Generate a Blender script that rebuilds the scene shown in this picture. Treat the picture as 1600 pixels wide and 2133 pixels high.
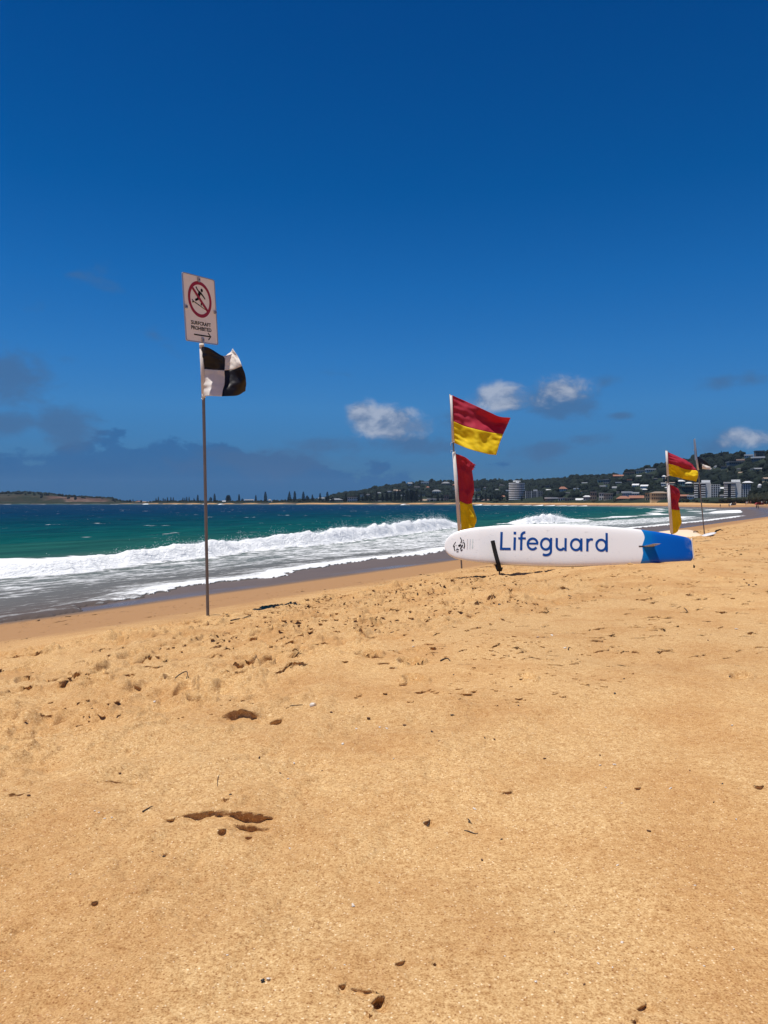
import bpy, bmesh, math, random
import numpy as np
from mathutils import Vector, Matrix
random.seed(7); RNG = np.random.default_rng(7)
for o in list(bpy.data.objects): bpy.data.objects.remove(o)
SC = bpy.context.scene
COL = SC.collection
R = math.radians

# ------------------------------------------------------------------ camera
HZ, FPX = 1047.0, 1600.0            # horizon row and focal length of the photograph, in its pixels
CAMZ = 1.0
cam_d = bpy.data.cameras.new('camera'); cam = bpy.data.objects.new('camera', cam_d); COL.objects.link(cam)
cam.location = (0, 0, CAMZ); cam.rotation_euler = (R(90), 0, 0)
cam_d.sensor_fit = 'HORIZONTAL'; cam_d.sensor_width = 36; cam_d.lens = 36
cam_d.shift_y = -(1066.5 - HZ) / 1600
cam_d.clip_start = 0.05; cam_d.clip_end = 30000
SC.camera = cam

# ------------------------------------------------------------------ light
LD = Vector((0.23, 0.075, -1)).normalized()          # direction the sunlight travels
sun_d = bpy.data.lights.new('sun', 'SUN'); sun = bpy.data.objects.new('sun', sun_d); COL.objects.link(sun)
sun_d.energy = 4.8; sun_d.angle = R(0.53); sun_d.color = (1.0, 0.95, 0.88)
sun.rotation_euler = LD.to_track_quat('-Z', 'Y').to_euler(); sun.location = (-5, -2, 20)
SUN_EL = math.asin(-LD.z); SUN_AZ = math.atan2(-LD.x, -LD.y)   # azimuth measured from +Y towards +X

SC.view_settings.view_transform = 'Standard'
try: SC.view_settings.look = 'None'
except Exception: pass
SC.view_settings.exposure = 0.14; SC.view_settings.gamma = 1.0
SC.view_settings.use_curve_mapping = False
SC.render.engine = 'CYCLES'
SC.cycles.max_bounces = 6; SC.cycles.diffuse_bounces = 3; SC.cycles.glossy_bounces = 2
SC.cycles.transmission_bounces = 3; SC.cycles.transparent_max_bounces = 6
SC.cycles.caustics_reflective = False; SC.cycles.caustics_refractive = False

# ------------------------------------------------------------------ node helper
class NT:
    def __init__(s, tree): s.t = tree; s.n = tree.nodes; s.l = tree.links
    def add(s, typ, **kw):
        nd = s.n.new(typ)
        for k, v in kw.items():
            if k == 'ins':
                for a, b in v.items(): s.set(nd, a, b)
            else: setattr(nd, k, v)
        return nd
    def set(s, nd, a, b):
        sock = nd.inputs[a]
        if isinstance(b, bpy.types.NodeSocket): s.l.new(b, sock)
        elif isinstance(b, bpy.types.Node): s.l.new(b.outputs[0], sock)
        else:
            if sock.type == 'RGBA' and hasattr(b, '__len__') and len(b) == 3: b = (*b, 1)
            sock.default_value = b
    def m(s, op, a, b=0.0, c=0.0, clamp=False):
        nd = s.add('ShaderNodeMath', operation=op, use_clamp=clamp)
        for i, v in enumerate((a, b, c)): s.set(nd, i, v)
        return nd.outputs[0]
    def ss(s, x, e0, e1):                                   # smoothstep
        nd = s.add('ShaderNodeMapRange', interpolation_type='SMOOTHSTEP')
        for i, v in ((0, x), (1, e0), (2, e1), (3, 0.0), (4, 1.0)): s.set(nd, i, v)
        return nd.outputs[0]
    def mix(s, f, a, b, blend='MIX'):
        nd = s.add('ShaderNodeMix', data_type='RGBA', blend_type=blend, clamp_factor=True)
        s.set(nd, 0, f); s.set(nd, 6, a); s.set(nd, 7, b)
        return nd.outputs[2]
    def noise(s, vec, scale, detail=3.0, rough=0.55, dist=0.0):
        nd = s.add('ShaderNodeTexNoise', noise_dimensions='3D')
        if vec is not None: s.set(nd, 'Vector', vec)
        s.set(nd, 'Scale', scale); s.set(nd, 'Detail', detail); s.set(nd, 'Roughness', rough); s.set(nd, 'Distortion', dist)
        return nd.outputs[0]
    def ramp(s, x, stops, interp='LINEAR'):
        nd = s.add('ShaderNodeValToRGB'); cr = nd.color_ramp; cr.interpolation = interp
        while len(cr.elements) < len(stops): cr.elements.new(0.5)
        for e, (p, c) in zip(cr.elements, stops): e.position = p; e.color = (*c, 1)
        s.set(nd, 0, x); return nd.outputs[0]
    def attr(s, name): return s.add('ShaderNodeAttribute', attribute_name=name)
    def vmul(s, v, sc):
        nd = s.add('ShaderNodeVectorMath', operation='MULTIPLY'); s.set(nd, 0, v); s.set(nd, 1, sc); return nd.outputs[0]

# ------------------------------------------------------------------ sky
world = bpy.data.worlds.new('World'); SC.world = world; world.use_nodes = True
W = NT(world.node_tree); W.n.clear()
sky = W.add('ShaderNodeTexSky', sky_type='NISHITA')
sky.sun_disc = False; sky.sun_elevation = SUN_EL; sky.sun_rotation = SUN_AZ
sky.altitude = 0; sky.air_density = 1.0; sky.dust_density = 0.0; sky.ozone_density = 6.0
skyc = W.add('ShaderNodeGamma', ins={0: sky, 1: 1.0}).outputs[0]
tc = W.add('ShaderNodeTexCoord')
sep = W.add('ShaderNodeSeparateXYZ', ins={0: tc.outputs['Generated']})
az = W.m('ARCTAN2', sep.outputs[0], sep.outputs[1]); el = W.m('ARCSINE', sep.outputs[2])
elp = W.m('MAXIMUM', el, 0.0)
# clear-sky grading: deep polarised blue aloft, paler low down
grade = W.ramp(W.m('MULTIPLY', elp, 1 / 0.70), [(0.0, (0.065, 0.205, 0.45)), (0.06, (0.105, 0.265, 0.54)), (0.175, (0.17, 0.475, 0.776)), (0.263, (0.127, 0.504, 0.844)),
                                            (0.389, (0.059, 0.48, 0.85)), (0.549, (0.008, 0.406, 0.775)), (0.81, (0.003, 0.334, 0.69)), (1.0, (0.003, 0.32, 0.66))])
skyc = W.mix(1.0, skyc, grade, 'MULTIPLY')
# clouds: direction noise
def cdir(sa, se, off=0.0):
    c = W.add('ShaderNodeCombineXYZ', ins={0: W.m('MULTIPLY', az, sa), 1: W.m('MULTIPLY', el, se), 2: off}); return c.outputs[0]
n_big = W.noise(cdir(6, 15), 1.0, 6, 0.58, 0.3)
n_fine = W.noise(cdir(24, 36, 3.0), 1.0, 8, 0.6, 0.3)
n_low = W.noise(cdir(3.0, 8, 8.0), 1.0, 5, 0.6)
def blob(px, py, rx, ry):
    a0 = math.atan((px - 800) / FPX); e0 = math.atan((HZ - py) / FPX * math.cos(a0))
    dx = W.m('MULTIPLY', W.m('SUBTRACT', az, a0), FPX / rx); dy = W.m('MULTIPLY', W.m('SUBTRACT', el, e0), FPX / ry)
    return W.m('EXPONENT', W.m('MULTIPLY', W.m('ADD', W.m('MULTIPLY', dx, dx), W.m('MULTIPLY', dy, dy)), -1.0))
def field(bl):
    tot = None
    for b in bl:
        g = W.m('MULTIPLY', blob(*b[:4]), b[4]); tot = g if tot is None else W.m('MAXIMUM', tot, g)
    return tot
nz = W.m('ADD', W.m('MULTIPLY', n_big, 0.75), W.m('MULTIPLY', n_fine, 0.45))      # ~0.6 mean
nz = W.m('SUBTRACT', nz, 0.6)
# low grey-blue bank, everywhere round the horizon, thicker to the left
bank_top = W.add('ShaderNodeMapRange', interpolation_type='SMOOTHSTEP', ins={0: az, 1: -0.30, 2: 0.22, 3: 0.076, 4: 0.026}).outputs[0]
bank = W.ss(W.m('ADD', W.m('SUBTRACT', bank_top, el), W.m('MULTIPLY', nz, 0.22)), -0.002, 0.012)
bank = W.m('MULTIPLY', bank, W.m('ADD', 0.5, W.m('MULTIPLY', n_fine, 0.34)))
grey = field([(25, 780, 70, 60, .85), (20, 890, 60, 30, .95), (130, 905, 66, 44, 1.0), (205, 590, 70, 40, .42), (340, 720, 60, 40, .3), (60, 640, 80, 40, .28), (135, 760, 60, 35, .3),
              (690, 930, 120, 26, .8), (700, 780, 45, 12, .5), (850, 925, 150, 26, .72), (1130, 935, 80, 30, .85), (1230, 915, 70, 20, .75),
              (1290, 865, 30, 9, .6), (1150, 845, 100, 42, 1.0), (1070, 850, 70, 22, .8), (1540, 795, 75, 20, .62), (1280, 795, 50, 20, .4), (960, 880, 80, 40, .75), (1500, 925, 60, 26, .7), (590, 960, 200, 40, .8)])
grey = W.m('MULTIPLY', W.ss(grey, 0.05, 0.22), W.ss(W.m('ADD', grey, W.m('MULTIPLY', nz, 2.6)), 0.26, 0.85))
white = field([(800, 880, 84, 36, 1.15), (760, 866, 42, 30, 1.1), (868, 888, 55, 26, .9), (1036, 832, 84, 38, 1.05), (1105, 838, 70, 26, .72), (1165, 815, 70, 34, .72), (1570, 916, 66, 22, 1.0), (1525, 914, 40, 16, .7)])
wgate = W.ss(white, 0.10, 0.35)
white = W.ss(W.m('ADD', white, W.m('MULTIPLY', nz, 2.5)), 0.30, 0.95)
# beyond the frame the same broken low cloud goes on all round
outm = W.ss(W.m('ABSOLUTE', az), 0.5, 0.62)
outc = W.ss(W.m('ADD', W.m('ADD', n_low, W.m('MULTIPLY', nz, 0.6)), W.m('MULTIPLY', W.m('ABSOLUTE', W.m('SUBTRACT', el, 0.09)), -2.2)), 0.40, 0.58)
grey = W.m('MAXIMUM', grey, W.m('MULTIPLY', W.m('MULTIPLY', outc, outm), 0.9))
CL = 10.0                                           # world strength is 0.1
c_bank = (0.024 * CL, 0.112 * CL, 0.300 * CL); c_grey = (0.058 * CL, 0.138 * CL, 0.290 * CL)
skyc = W.mix(bank, skyc, c_bank)
skyc = W.mix(W.m('MULTIPLY', grey, 0.72), skyc, c_grey)
wcol = W.mix(W.ss(n_fine, 0.38, 0.64), (0.15 * CL, 0.22 * CL, 0.36 * CL), (0.40 * CL, 0.45 * CL, 0.56 * CL))
skyc = W.mix(W.m('MULTIPLY', W.m('MULTIPLY', white, wgate), 0.85), skyc, wcol)
bg = W.add('ShaderNodeBackground', ins={'Color': skyc, 'Strength': 0.091})
W.l.new(bg.outputs[0], W.add('ShaderNodeOutputWorld').inputs[0])

# ------------------------------------------------------------------ object helpers
def link(o, parent=None):
    COL.objects.link(o)
    if parent is not None: o.parent = parent
    return o
def tag(o, label=None, cat=None, group=None, kind=None):
    if label: o['label'] = label
    if cat: o['category'] = cat
    if group: o['group'] = group
    if kind: o['kind'] = kind
    return o
def empty(name, loc, label, cat, group=None):
    o = bpy.data.objects.new(name, None); o.location = loc; link(o); o.empty_display_size = 0.1
    return tag(o, label, cat, group)
def mesh_obj(name, verts, faces, mat, parent=None, smooth=False, loc=None):
    me = bpy.data.meshes.new(name)
    me.from_pydata([tuple(v) for v in verts], [], [tuple(f) for f in faces]); me.update()
    if smooth: me.polygons.foreach_set('use_smooth', [True] * len(me.polygons))
    o = bpy.data.objects.new(name, me)
    if mat is not None:
        for m_ in (mat if isinstance(mat, (list, tuple)) else [mat]): me.materials.append(m_)
    link(o, parent)
    if loc is not None: o.location = loc
    return o
def bm_obj(name, bm, mat, parent=None, smooth=False, loc=None):
    me = bpy.data.meshes.new(name); bm.normal_update(); bm.to_mesh(me); bm.free()
    if smooth: me.polygons.foreach_set('use_smooth', [True] * len(me.polygons))
    o = bpy.data.objects.new(name, me)
    for m_ in (mat if isinstance(mat, (list, tuple)) else [mat]): me.materials.append(m_)
    link(o, parent)
    if loc is not None: o.location = loc
    return o
def inst(src, name, parent=None, loc=None, rot=None, scale=None):
    o = src.copy(); o.name = name; COL.objects.link(o); o.parent = parent
    if loc is not None: o.location = loc
    if rot is not None: o.rotation_euler = rot
    if scale is not None: o.scale = scale
    return o
def grid_mesh(name, P, mat, mask=None, attrs=None, parent=None, wrap=False):
    """P: (nr, nc, 3) vertex grid"""
    nr, nc, _ = P.shape
    idx = np.arange(nr * nc).reshape(nr, nc)
    if wrap: idx = np.concatenate([idx, idx[:, :1]], 1)
    q = np.stack([idx[:-1, :-1], idx[:-1, 1:], idx[1:, 1:], idx[1:, :-1]], -1).reshape(-1, 4)
    V = P.reshape(-1, 3)
    if mask is not None:
        mk = mask.reshape(-1); q = q[mk[q].any(1)]
        used = np.unique(q); mp = np.full(len(V), -1, np.int64); mp[used] = np.arange(len(used)); V = V[used]; q = mp[q]
    else: used = None
    me = bpy.data.meshes.new(name)
    me.vertices.add(len(V)); me.vertices.foreach_set('co', V.astype(np.float32).ravel())
    me.loops.add(q.size); me.loops.foreach_set('vertex_index', q.astype(np.int32).ravel())
    me.polygons.add(len(q)); me.polygons.foreach_set('loop_start', np.arange(0, q.size, 4, dtype=np.int32))
    try: me.polygons.foreach_set('loop_total', np.full(len(q), 4, np.int32))
    except Exception: pass
    me.update(calc_edges=True)
    me.polygons.foreach_set('use_smooth', np.ones(len(q), bool))
    for k, a in (attrs or {}).items():
        a = a.reshape(-1).astype(np.float32)
        if used is not None: a = a[used]
        me.attributes.new(k, 'FLOAT', 'POINT').data.foreach_set('value', a)
    me.materials.append(mat)
    o = bpy.data.objects.new(name, me); link(o, parent); return o
def tube(path, rad, n=10, caps=True):
    """verts, faces of a tube along path; rad scalar or list"""
    path = [Vector(p) for p in path]; V = []; F = []
    s = None
    for i, p in enumerate(path):
        d = (path[min(i + 1, len(path) - 1)] - path[max(i - 1, 0)]).normalized()
        if s is None: s = d.cross(Vector((0, 0, 1)) if abs(d.z) < 0.9 else Vector((0, 1, 0)))
        s = (s - d * s.dot(d)).normalized(); u = s.cross(d).normalized()
        r = rad[i] if hasattr(rad, '__len__') else rad
        for k in range(n):
            a = 2 * math.pi * k / n; V.append(p + s * (r * math.cos(a)) + u * (r * math.sin(a)))
    for i in range(len(path) - 1):
        for k in range(n):
            F.append((i * n + k, i * n + (k + 1) % n, (i + 1) * n + (k + 1) % n, (i + 1) * n + k))
    if caps:
        F.append(tuple(range(n - 1, -1, -1))); F.append(tuple(range((len(path) - 1) * n, len(path) * n)))
    return V, F
def tube_obj(name, path, rad, mat, parent=None, n=10, smooth=True):
    V, F = tube(path, rad, n); return mesh_obj(name, V, F, mat, parent, smooth)
def box_v(x0, x1, y0, y1, z0, z1):
    V = [(x, y, z) for z in (z0, z1) for y in (y0, y1) for x in (x0, x1)]
    F = [(0, 2, 3, 1), (4, 5, 7, 6), (0, 1, 5, 4), (2, 6, 7, 3), (0, 4, 6, 2), (1, 3, 7, 5)]
    return V, F
def merge(parts):
    V = []; F = []
    for v, f in parts:
        b = len(V); V += list(v); F += [tuple(i + b for i in ff) for ff in f]
    return V, F
def PX(px, py, Y): return Vector(((px - 800) / FPX * Y, Y, CAMZ - (py - HZ) / FPX * Y))

# ------------------------------------------------------------------ numpy noise
def _hash(ix, iy, seed):
    h = (ix.astype(np.int64) * 374761393 + iy.astype(np.int64) * 668265263 + seed * 144665) & 0xffffffff
    h = ((h ^ (h >> 13)) * 1274126177) & 0xffffffff
    return ((h ^ (h >> 16)) & 0xffffff) / float(0xffffff)
def vn(x, y, seed=0):
    x0 = np.floor(x); y0 = np.floor(y); fx = x - x0; fy = y - y0
    ux = fx * fx * fx * (fx * (fx * 6 - 15) + 10); uy = fy * fy * fy * (fy * (fy * 6 - 15) + 10)
    a = _hash(x0, y0, seed); b = _hash(x0 + 1, y0, seed); c = _hash(x0, y0 + 1, seed); d = _hash(x0 + 1, y0 + 1, seed)
    return (a + (b - a) * ux) * (1 - uy) + (c + (d - c) * ux) * uy
def fbm(x, y, seed=0, octv=4, gain=0.5):
    t = 0; a = 1; n = 0
    for i in range(octv):
        t = t + a * (vn(x, y, seed + i * 17) - 0.5); n += a; a *= gain; x, y = x * 2.03 + 5.1, y * 2.03 + 9.7
    return t / n
def sst(x, e0, e1):
    t = np.clip((x - e0) / (e1 - e0), 0, 1); return t * t * (3 - 2 * t)

# ------------------------------------------------------------------ the coast in plan
UX, UY = 0.53, 0.848                    # along the near shore
NX, NY = 0.848, -0.53                   # towards the land
SEA = -2.0
COAST = [(NX * -14.5 + UX * t, NY * -14.5 + UY * t) for t in (-400, -60, 0, 60, 90, 118)] + \
        [(62, 128), (90, 185), (122, 255), (146, 315), (160, 375), (170, 440), (188, 505), (178, 590), (167, 667), (111, 890), (0, 1000), (-214, 1140),
         (-416, 1330), (-700, 1400), (-1030, 1500), (-1700, 1600), (-2600, 1900), (-6000, 2200)]
COAST = np.array(COAST, float)
def shore_s(X, Y):
    """signed distance to the run-up line, positive on the land"""
    shp = X.shape; X = X.ravel(); Y = Y.ravel()
    best = np.full(X.shape, 1e18); sgn = np.ones(X.shape)
    for (ax, ay), (bx, by) in zip(COAST[:-1], COAST[1:]):
        dx, dy = bx - ax, by - ay; L2 = dx * dx + dy * dy
        k = np.clip(((X - ax) * dx + (Y - ay) * dy) / L2, 0, 1)
        ex = X - (ax + k * dx); ey = Y - (ay + k * dy); d = ex * ex + ey * ey
        cr = dx * ey - dy * ex; up = d < best - 1e-9
        best = np.where(up, d, best); sgn = np.where(up, np.where(cr < 0, 1.0, -1.0), sgn)
    return (np.sqrt(best) * sgn).reshape(shp)
PS = [-300, -80, -12, -4, 0, 3, 6, 7.6, 8.6, 9.4, 10.4, 11.5, 12.45, 14.5, 20, 30, 45, 62, 90]
PZ = [-9, -5.2, -2.0, -1.62, -1.40, -1.0, -.57, -.34, -.225, -.15, -.055, .045, .115, .155, .23, .5, 1.5, 2.5, 2.9]
def smooth_profile():
    xs = np.linspace(-300, 90, 7801); zs = np.interp(xs, PS, PZ)
    k = np.hanning(23); k /= k.sum(); return xs, np.convolve(np.pad(zs, 11, mode='edge'), k, 'valid')
_PX, _PZ = smooth_profile()
def profile(S): return np.interp(S, _PX, _PZ)
def base_z(X, Y): return profile(shore_s(X, Y))
def ground_hit(px, py, y0=0.8, y1=400):
    Y = np.geomspace(y0, y1, 6000); X = (px - 800) / FPX * Y; Z = CAMZ - (py - HZ) / FPX * Y
    g = base_z(X, Y); i = int(np.argmax(Z <= g)); return Vector((X[i], Y[i], g[i]))

# ------------------------------------------------------------------ materials
def new_mat(name):
    m = bpy.data.materials.new(name); m.use_nodes = True; t = NT(m.node_tree); t.n.clear()
    out = t.add('ShaderNodeOutputMaterial'); b = t.add('ShaderNodeBsdfPrincipled'); t.l.new(b.outputs[0], out.inputs[0])
    return m, t, b, out
def simple(name, col, rough=0.5, var=0.12, scale=6.0, spec=0.5, metal=0.0, bump=0.0, bscale=60.0, dirt=None):
    m, t, b, out = new_mat(name)
    co = t.add('ShaderNodeTexCoord').outputs['Object']
    n = t.noise(co, scale, 4, 0.6)
    lo = tuple(c * (1 - var) for c in col); hi = tuple(min(1, c * (1 + var)) for c in col)
    c = t.mix(n, lo, hi)
    if dirt:
        c = t.mix(t.m('MULTIPLY', t.ss(t.noise(co, dirt[1], 5, 0.7), 0.56, 0.72), dirt[2]), c, dirt[0])
    t.set(b, 'Base Color', c); t.set(b, 'Roughness', rough); t.set(b, 'Metallic', metal); t.set(b, 'Specular IOR Level', spec)
    if bump:
        bn = t.add('ShaderNodeBump', ins={'Strength': bump, 'Distance': 0.01, 'Height': t.noise(co, bscale, 4, 0.6)}); t.set(b, 'Normal', bn)
    return m
def cloth(name, col, trans=0.45, weave=900.0, rough=0.75, sheen=0.0):
    m, t, b, out = new_mat(name)
    co = t.add('ShaderNodeTexCoord').outputs['Object']
    c = t.mix(t.noise(co, 9.0, 4, 0.6), tuple(x * 0.88 for x in col), tuple(min(1, x * 1.08) for x in col))
    t.set(b, 'Base Color', c); t.set(b, 'Roughness', rough); t.set(b, 'Specular IOR Level', 0.35)
    bn = t.add('ShaderNodeBump', ins={'Strength': 0.25, 'Distance': 0.004, 'Height': t.noise(co, 60.0, 4, 0.6)}); t.set(b, 'Normal', bn)
    tr = t.add('ShaderNodeBsdfTranslucent', ins={'Color': c, 'Normal': bn.outputs[0]})
    mx = t.add('ShaderNodeMixShader', ins={0: trans, 1: b.outputs[0], 2: tr.outputs[0]}); t.l.new(mx.outputs[0], out.inputs[0])
    return m

def sand_material():
    m, t, b, out = new_mat('sand')
    co = t.add('ShaderNodeNewGeometry').outputs['Position']
    S = t.attr('shore').outputs['Fac']
    Sn = t.m('ADD', S, t.m('MULTIPLY', t.m('SUBTRACT', t.noise(co, 1.1, 5, 0.62), 0.5), 1.6))
    g1 = t.noise(co, 250.0, 2.0, 0.6)                      # single grains
    g2 = t.noise(co, 105.0, 2.0, 0.6)
    g3 = t.noise(co, 34.0, 3.0, 0.6)
    patch = t.noise(co, 1.7, 4, 0.6); patch2 = t.noise(co, 0.35, 3, 0.55)
    g = t.m('ADD', t.m('MULTIPLY', g1, 0.55), t.m('MULTIPLY', g2, 0.45))
    dry = t.ramp(g, [(0.28, (0.185, 0.082, 0.029)), (0.40, (0.362, 0.200, 0.080)), (0.50, (0.490, 0.302, 0.130)), (0.63, (0.615, 0.415, 0.202)), (0.78, (0.75, 0.60, 0.38))])
    vor = t.add('ShaderNodeTexVoronoi', feature='F1', ins={'Vector': co, 'Scale': 150.0})
    spec_l = t.ss(t.add('ShaderNodeSeparateXYZ', ins={0: vor.outputs['Color']}).outputs[0], 0.86, 0.9)
    spec_d = t.ss(t.add('ShaderNodeSeparateXYZ', ins={0: vor.outputs['Color']}).outputs[1], 0.86, 0.9)
    dot = t.ss(vor.outputs['Distance'], 0.42, 0.22)
    dry = t.mix(t.m('MULTIPLY', t.m('MULTIPLY', spec_l, dot), 0.65), dry, (0.82, 0.66, 0.44))
    dry = t.mix(t.m('MULTIPLY', t.m('MULTIPLY', spec_d, dot), 0.75), dry, (0.22, 0.085, 0.025))
    dry = t.mix(t.ss(g3, 0.35, 0.7), dry, t.mix(1.0, dry, (0.86, 0.80, 0.74), 'MULTIPLY'))
    dry = t.mix(t.ss(patch, 0.40, 0.66), t.mix(1.0, dry, (1.06, 1.08, 1.10), 'MULTIPLY'), t.mix(1.0, dry, (0.97, 0.92, 0.87), 'MULTIPLY'))
    dry = t.mix(t.m('MULTIPLY', t.m('MULTIPLY', t.ss(patch, 0.44, 0.70), 0.7), t.ss(g2, 0.55, 0.63)), dry, (0.30, 0.135, 0.05))
    dry = t.mix(t.ss(patch2, 0.42, 0.62), dry, t.mix(1.0, dry, (1.07, 1.06, 1.04), 'MULTIPLY'))
    damp = t.mix(g2, (0.30, 0.155, 0.062), (0.38, 0.215, 0.095))
    wet = t.mix(t.noise(t.vmul(co, (1, 1, 1)), 0.5, 4, 0.6), (0.112, 0.078, 0.056), (0.142, 0.102, 0.072))
    far = t.ss(S, 16.0, 22.0)
    fd = t.m('MULTIPLY', t.ss(Sn, 8.3, 6.9), 1.0)
    fw = t.ss(t.m('ADD', S, t.m('MULTIPLY', t.m('SUBTRACT', t.noise(co, 0.35, 4, 0.6), 0.5), 1.2)), 1.6, -0.6)
    c = t.mix(fd, dry, damp); c = t.mix(fw, c, wet)
    t.set(b, 'Base Color', c)
    film = t.ss(S, 0.25, -0.35); sheen = t.m('MULTIPLY', t.ss(S, -1.5, -0.6), t.m('MULTIPLY', t.ss(S, 0.12, -0.12), t.ss(t.noise(t.vmul(co, (.25, .25, 1)), 1.0, 4, .6), .35, .62)))
    t.set(b, 'Roughness', t.m('SUBTRACT', t.m('SUBTRACT', 0.92, t.m('MULTIPLY', fd, 0.12)), t.m('ADD', t.m('MULTIPLY', film, 0.34), t.m('MULTIPLY', sheen, 0.24))))
    t.set(b, 'Specular IOR Level', t.m('ADD', 0.15, t.m('MULTIPLY', sheen, 0.35)))
    h = t.m('ADD', t.m('MULTIPLY', g1, 0.0022), t.m('ADD', t.m('MULTIPLY', g2, 0.0045), t.m('MULTIPLY', g3, 0.010)))
    h = t.m('ADD', h, t.m('MULTIPLY', t.noise(co, 9.0, 4, 0.6), 0.018))
    amt = t.m('SUBTRACT', 1.0, t.m('MULTIPLY', fd, 0.93))
    bn = t.add('ShaderNodeBump', ins={'Strength': t.m('MULTIPLY', amt, 0.55), 'Distance': 1.0, 'Height': h})
    t.set(b, 'Normal', bn)
    return m
def water_material():
    m, t, b, out = new_mat('sea_water')
    co = t.add('ShaderNodeNewGeometry').outputs['Position']
    S = t.attr('shore').outputs['Fac']; foam = t.attr('foam').outputs['Fac']; near = t.attr('near').outputs['Fac']
    sx = t.add('ShaderNodeSeparateXYZ', ins={0: co})
    along = t.m('ADD', t.m('MULTIPLY', sx.outputs[0], UX), t.m('MULTIPLY', sx.outputs[1], UY))
    across = t.m('ADD', t.m('MULTIPLY', sx.outputs[0], NX), t.m('MULTIPLY', sx.outputs[1], NY))
    uv = t.add('ShaderNodeCombineXYZ', ins={0: along, 1: across, 2: 0.0}).outputs[0]
    depth = t.m('MULTIPLY', S, -1.0)
    dn = t.m('ADD', depth, t.m('MULTIPLY', t.m('SUBTRACT', t.noise(t.vmul(uv, (0.02, 0.06, 1)), 1.0, 4, 0.6), 0.5), t.m('MULTIPLY', depth, 0.45)))
    lg = t.m('DIVIDE', t.m('LOGARITHM', t.m('MAXIMUM', dn, 1.0), 10.0), 3.0)       # log10(depth)/3
    col = t.ramp(lg, [(0.0, (0.145, 0.105, 0.085)), (0.30, (0.165, 0.155, 0.138)), (0.40, (0.125, 0.155, 0.138)), (0.475, (0.016, 0.084, 0.066)),
                      (0.55, (0.002, 0.062, 0.062)), (0.64, (0.0005, 0.038, 0.058)), (0.74, (0.0005, 0.026, 0.064)), (1.0, (0.0005, 0.020, 0.060))])
    col = t.mix(t.m('MULTIPLY', t.ss(t.noise(t.vmul(uv, (0.09, 0.5, 1)), 1.0, 5, 0.65), 0.36, 0.64), t.ss(depth, 12.0, 24.0)), t.mix(1.0, col, (0.66, 0.72, 0.78), 'MULTIPLY'), t.mix(1.0, col, (1.1, 1.12, 1.08), 'MULTIPLY'))  # wave streaks: uneven reflection painted into the water colour along the shore
    lace = t.noise(t.vmul(uv, (0.7, 2.2, 1)), 1.0, 6, 0.66, 0.6)
    lace2 = t.noise(t.vmul(uv, (2.6, 6.0, 1)), 1.0, 5, 0.65, 0.4)
    ln = t.m('ADD', t.m('MULTIPLY', lace, 0.62), t.m('MULTIPLY', lace2, 0.38))
    ff = t.m('ADD', foam, t.m('MULTIPLY', t.m('SUBTRACT', ln, 0.5), 2.4))
    ff = t.m('MULTIPLY', t.ss(ff, 0.42, 0.86), t.ss(foam, 0.015, 0.10))
    caps = t.noise(t.vmul(uv, (0.10, 0.32, 1)), 1.0, 3, 0.5)
    caps2 = t.noise(t.vmul(uv, (0.5, 1.8, 1)), 1.0, 4, 0.6)
    wc = t.m('MULTIPLY', t.m('MULTIPLY', t.ss(caps, 0.655, 0.70), t.ss(caps2, 0.52, 0.60)), t.ss(depth, 22.0, 40.0))
    ff = t.m('MAXIMUM', ff, wc)
    fcol = t.mix(t.noise(t.vmul(uv, (1.5, 3, 1)), 1.0, 5, 0.6), (0.70, 0.71, 0.70), (0.86, 0.87, 0.87))
    w1 = t.noise(t.vmul(uv, (0.16, 0.55, 1)), 1.0, 3, 0.5); w2 = t.noise(t.vmul(uv, (0.8, 2.4, 1)), 1.0, 4, 0.6); w3 = t.noise(t.vmul(uv, (4, 9, 1)), 1.0, 3, 0.6)
    sh = t.ss(depth, 5.0, 22.0)
    h = t.m('ADD', t.m('MULTIPLY', t.m('MULTIPLY', w1, sh), 0.55), t.m('ADD', t.m('MULTIPLY', w2, t.m('ADD', t.m('MULTIPLY', sh, 0.16), 0.03)), t.m('MULTIPLY', w3, 0.02)))
    fh = t.m('MULTIPLY', ff, t.m('ADD', t.m('MULTIPLY', lace2, 0.10), t.m('MULTIPLY', t.noise(t.vmul(uv, (7, 12, 1)), 1.0, 4, 0.65), 0.06)))
    bn = t.add('ShaderNodeBump', ins={'Strength': 1.0, 'Distance': 1.0, 'Height': t.m('ADD', h, fh)})
    t.n.remove(b)
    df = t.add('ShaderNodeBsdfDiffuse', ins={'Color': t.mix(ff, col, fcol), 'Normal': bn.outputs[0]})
    gl = t.add('ShaderNodeBsdfGlossy', ins={'Color': (1, 1, 1), 'Roughness': 0.22, 'Normal': bn.outputs[0]})
    fr = t.add('ShaderNodeFresnel', ins={'IOR': 1.33, 'Normal': bn.outputs[0]})
    share = t.m('MULTIPLY', t.m('MULTIPLY', t.m('MINIMUM', fr.outputs[0], 0.5), 0.13), t.m('SUBTRACT', 1.0, ff))
    mx = t.add('ShaderNodeMixShader', ins={0: share, 1: df.outputs[0], 2: gl.outputs[0]}); t.l.new(mx.outputs[0], out.inputs[0])
    return m
M_SAND = sand_material(); M_WATER = water_material()

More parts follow.
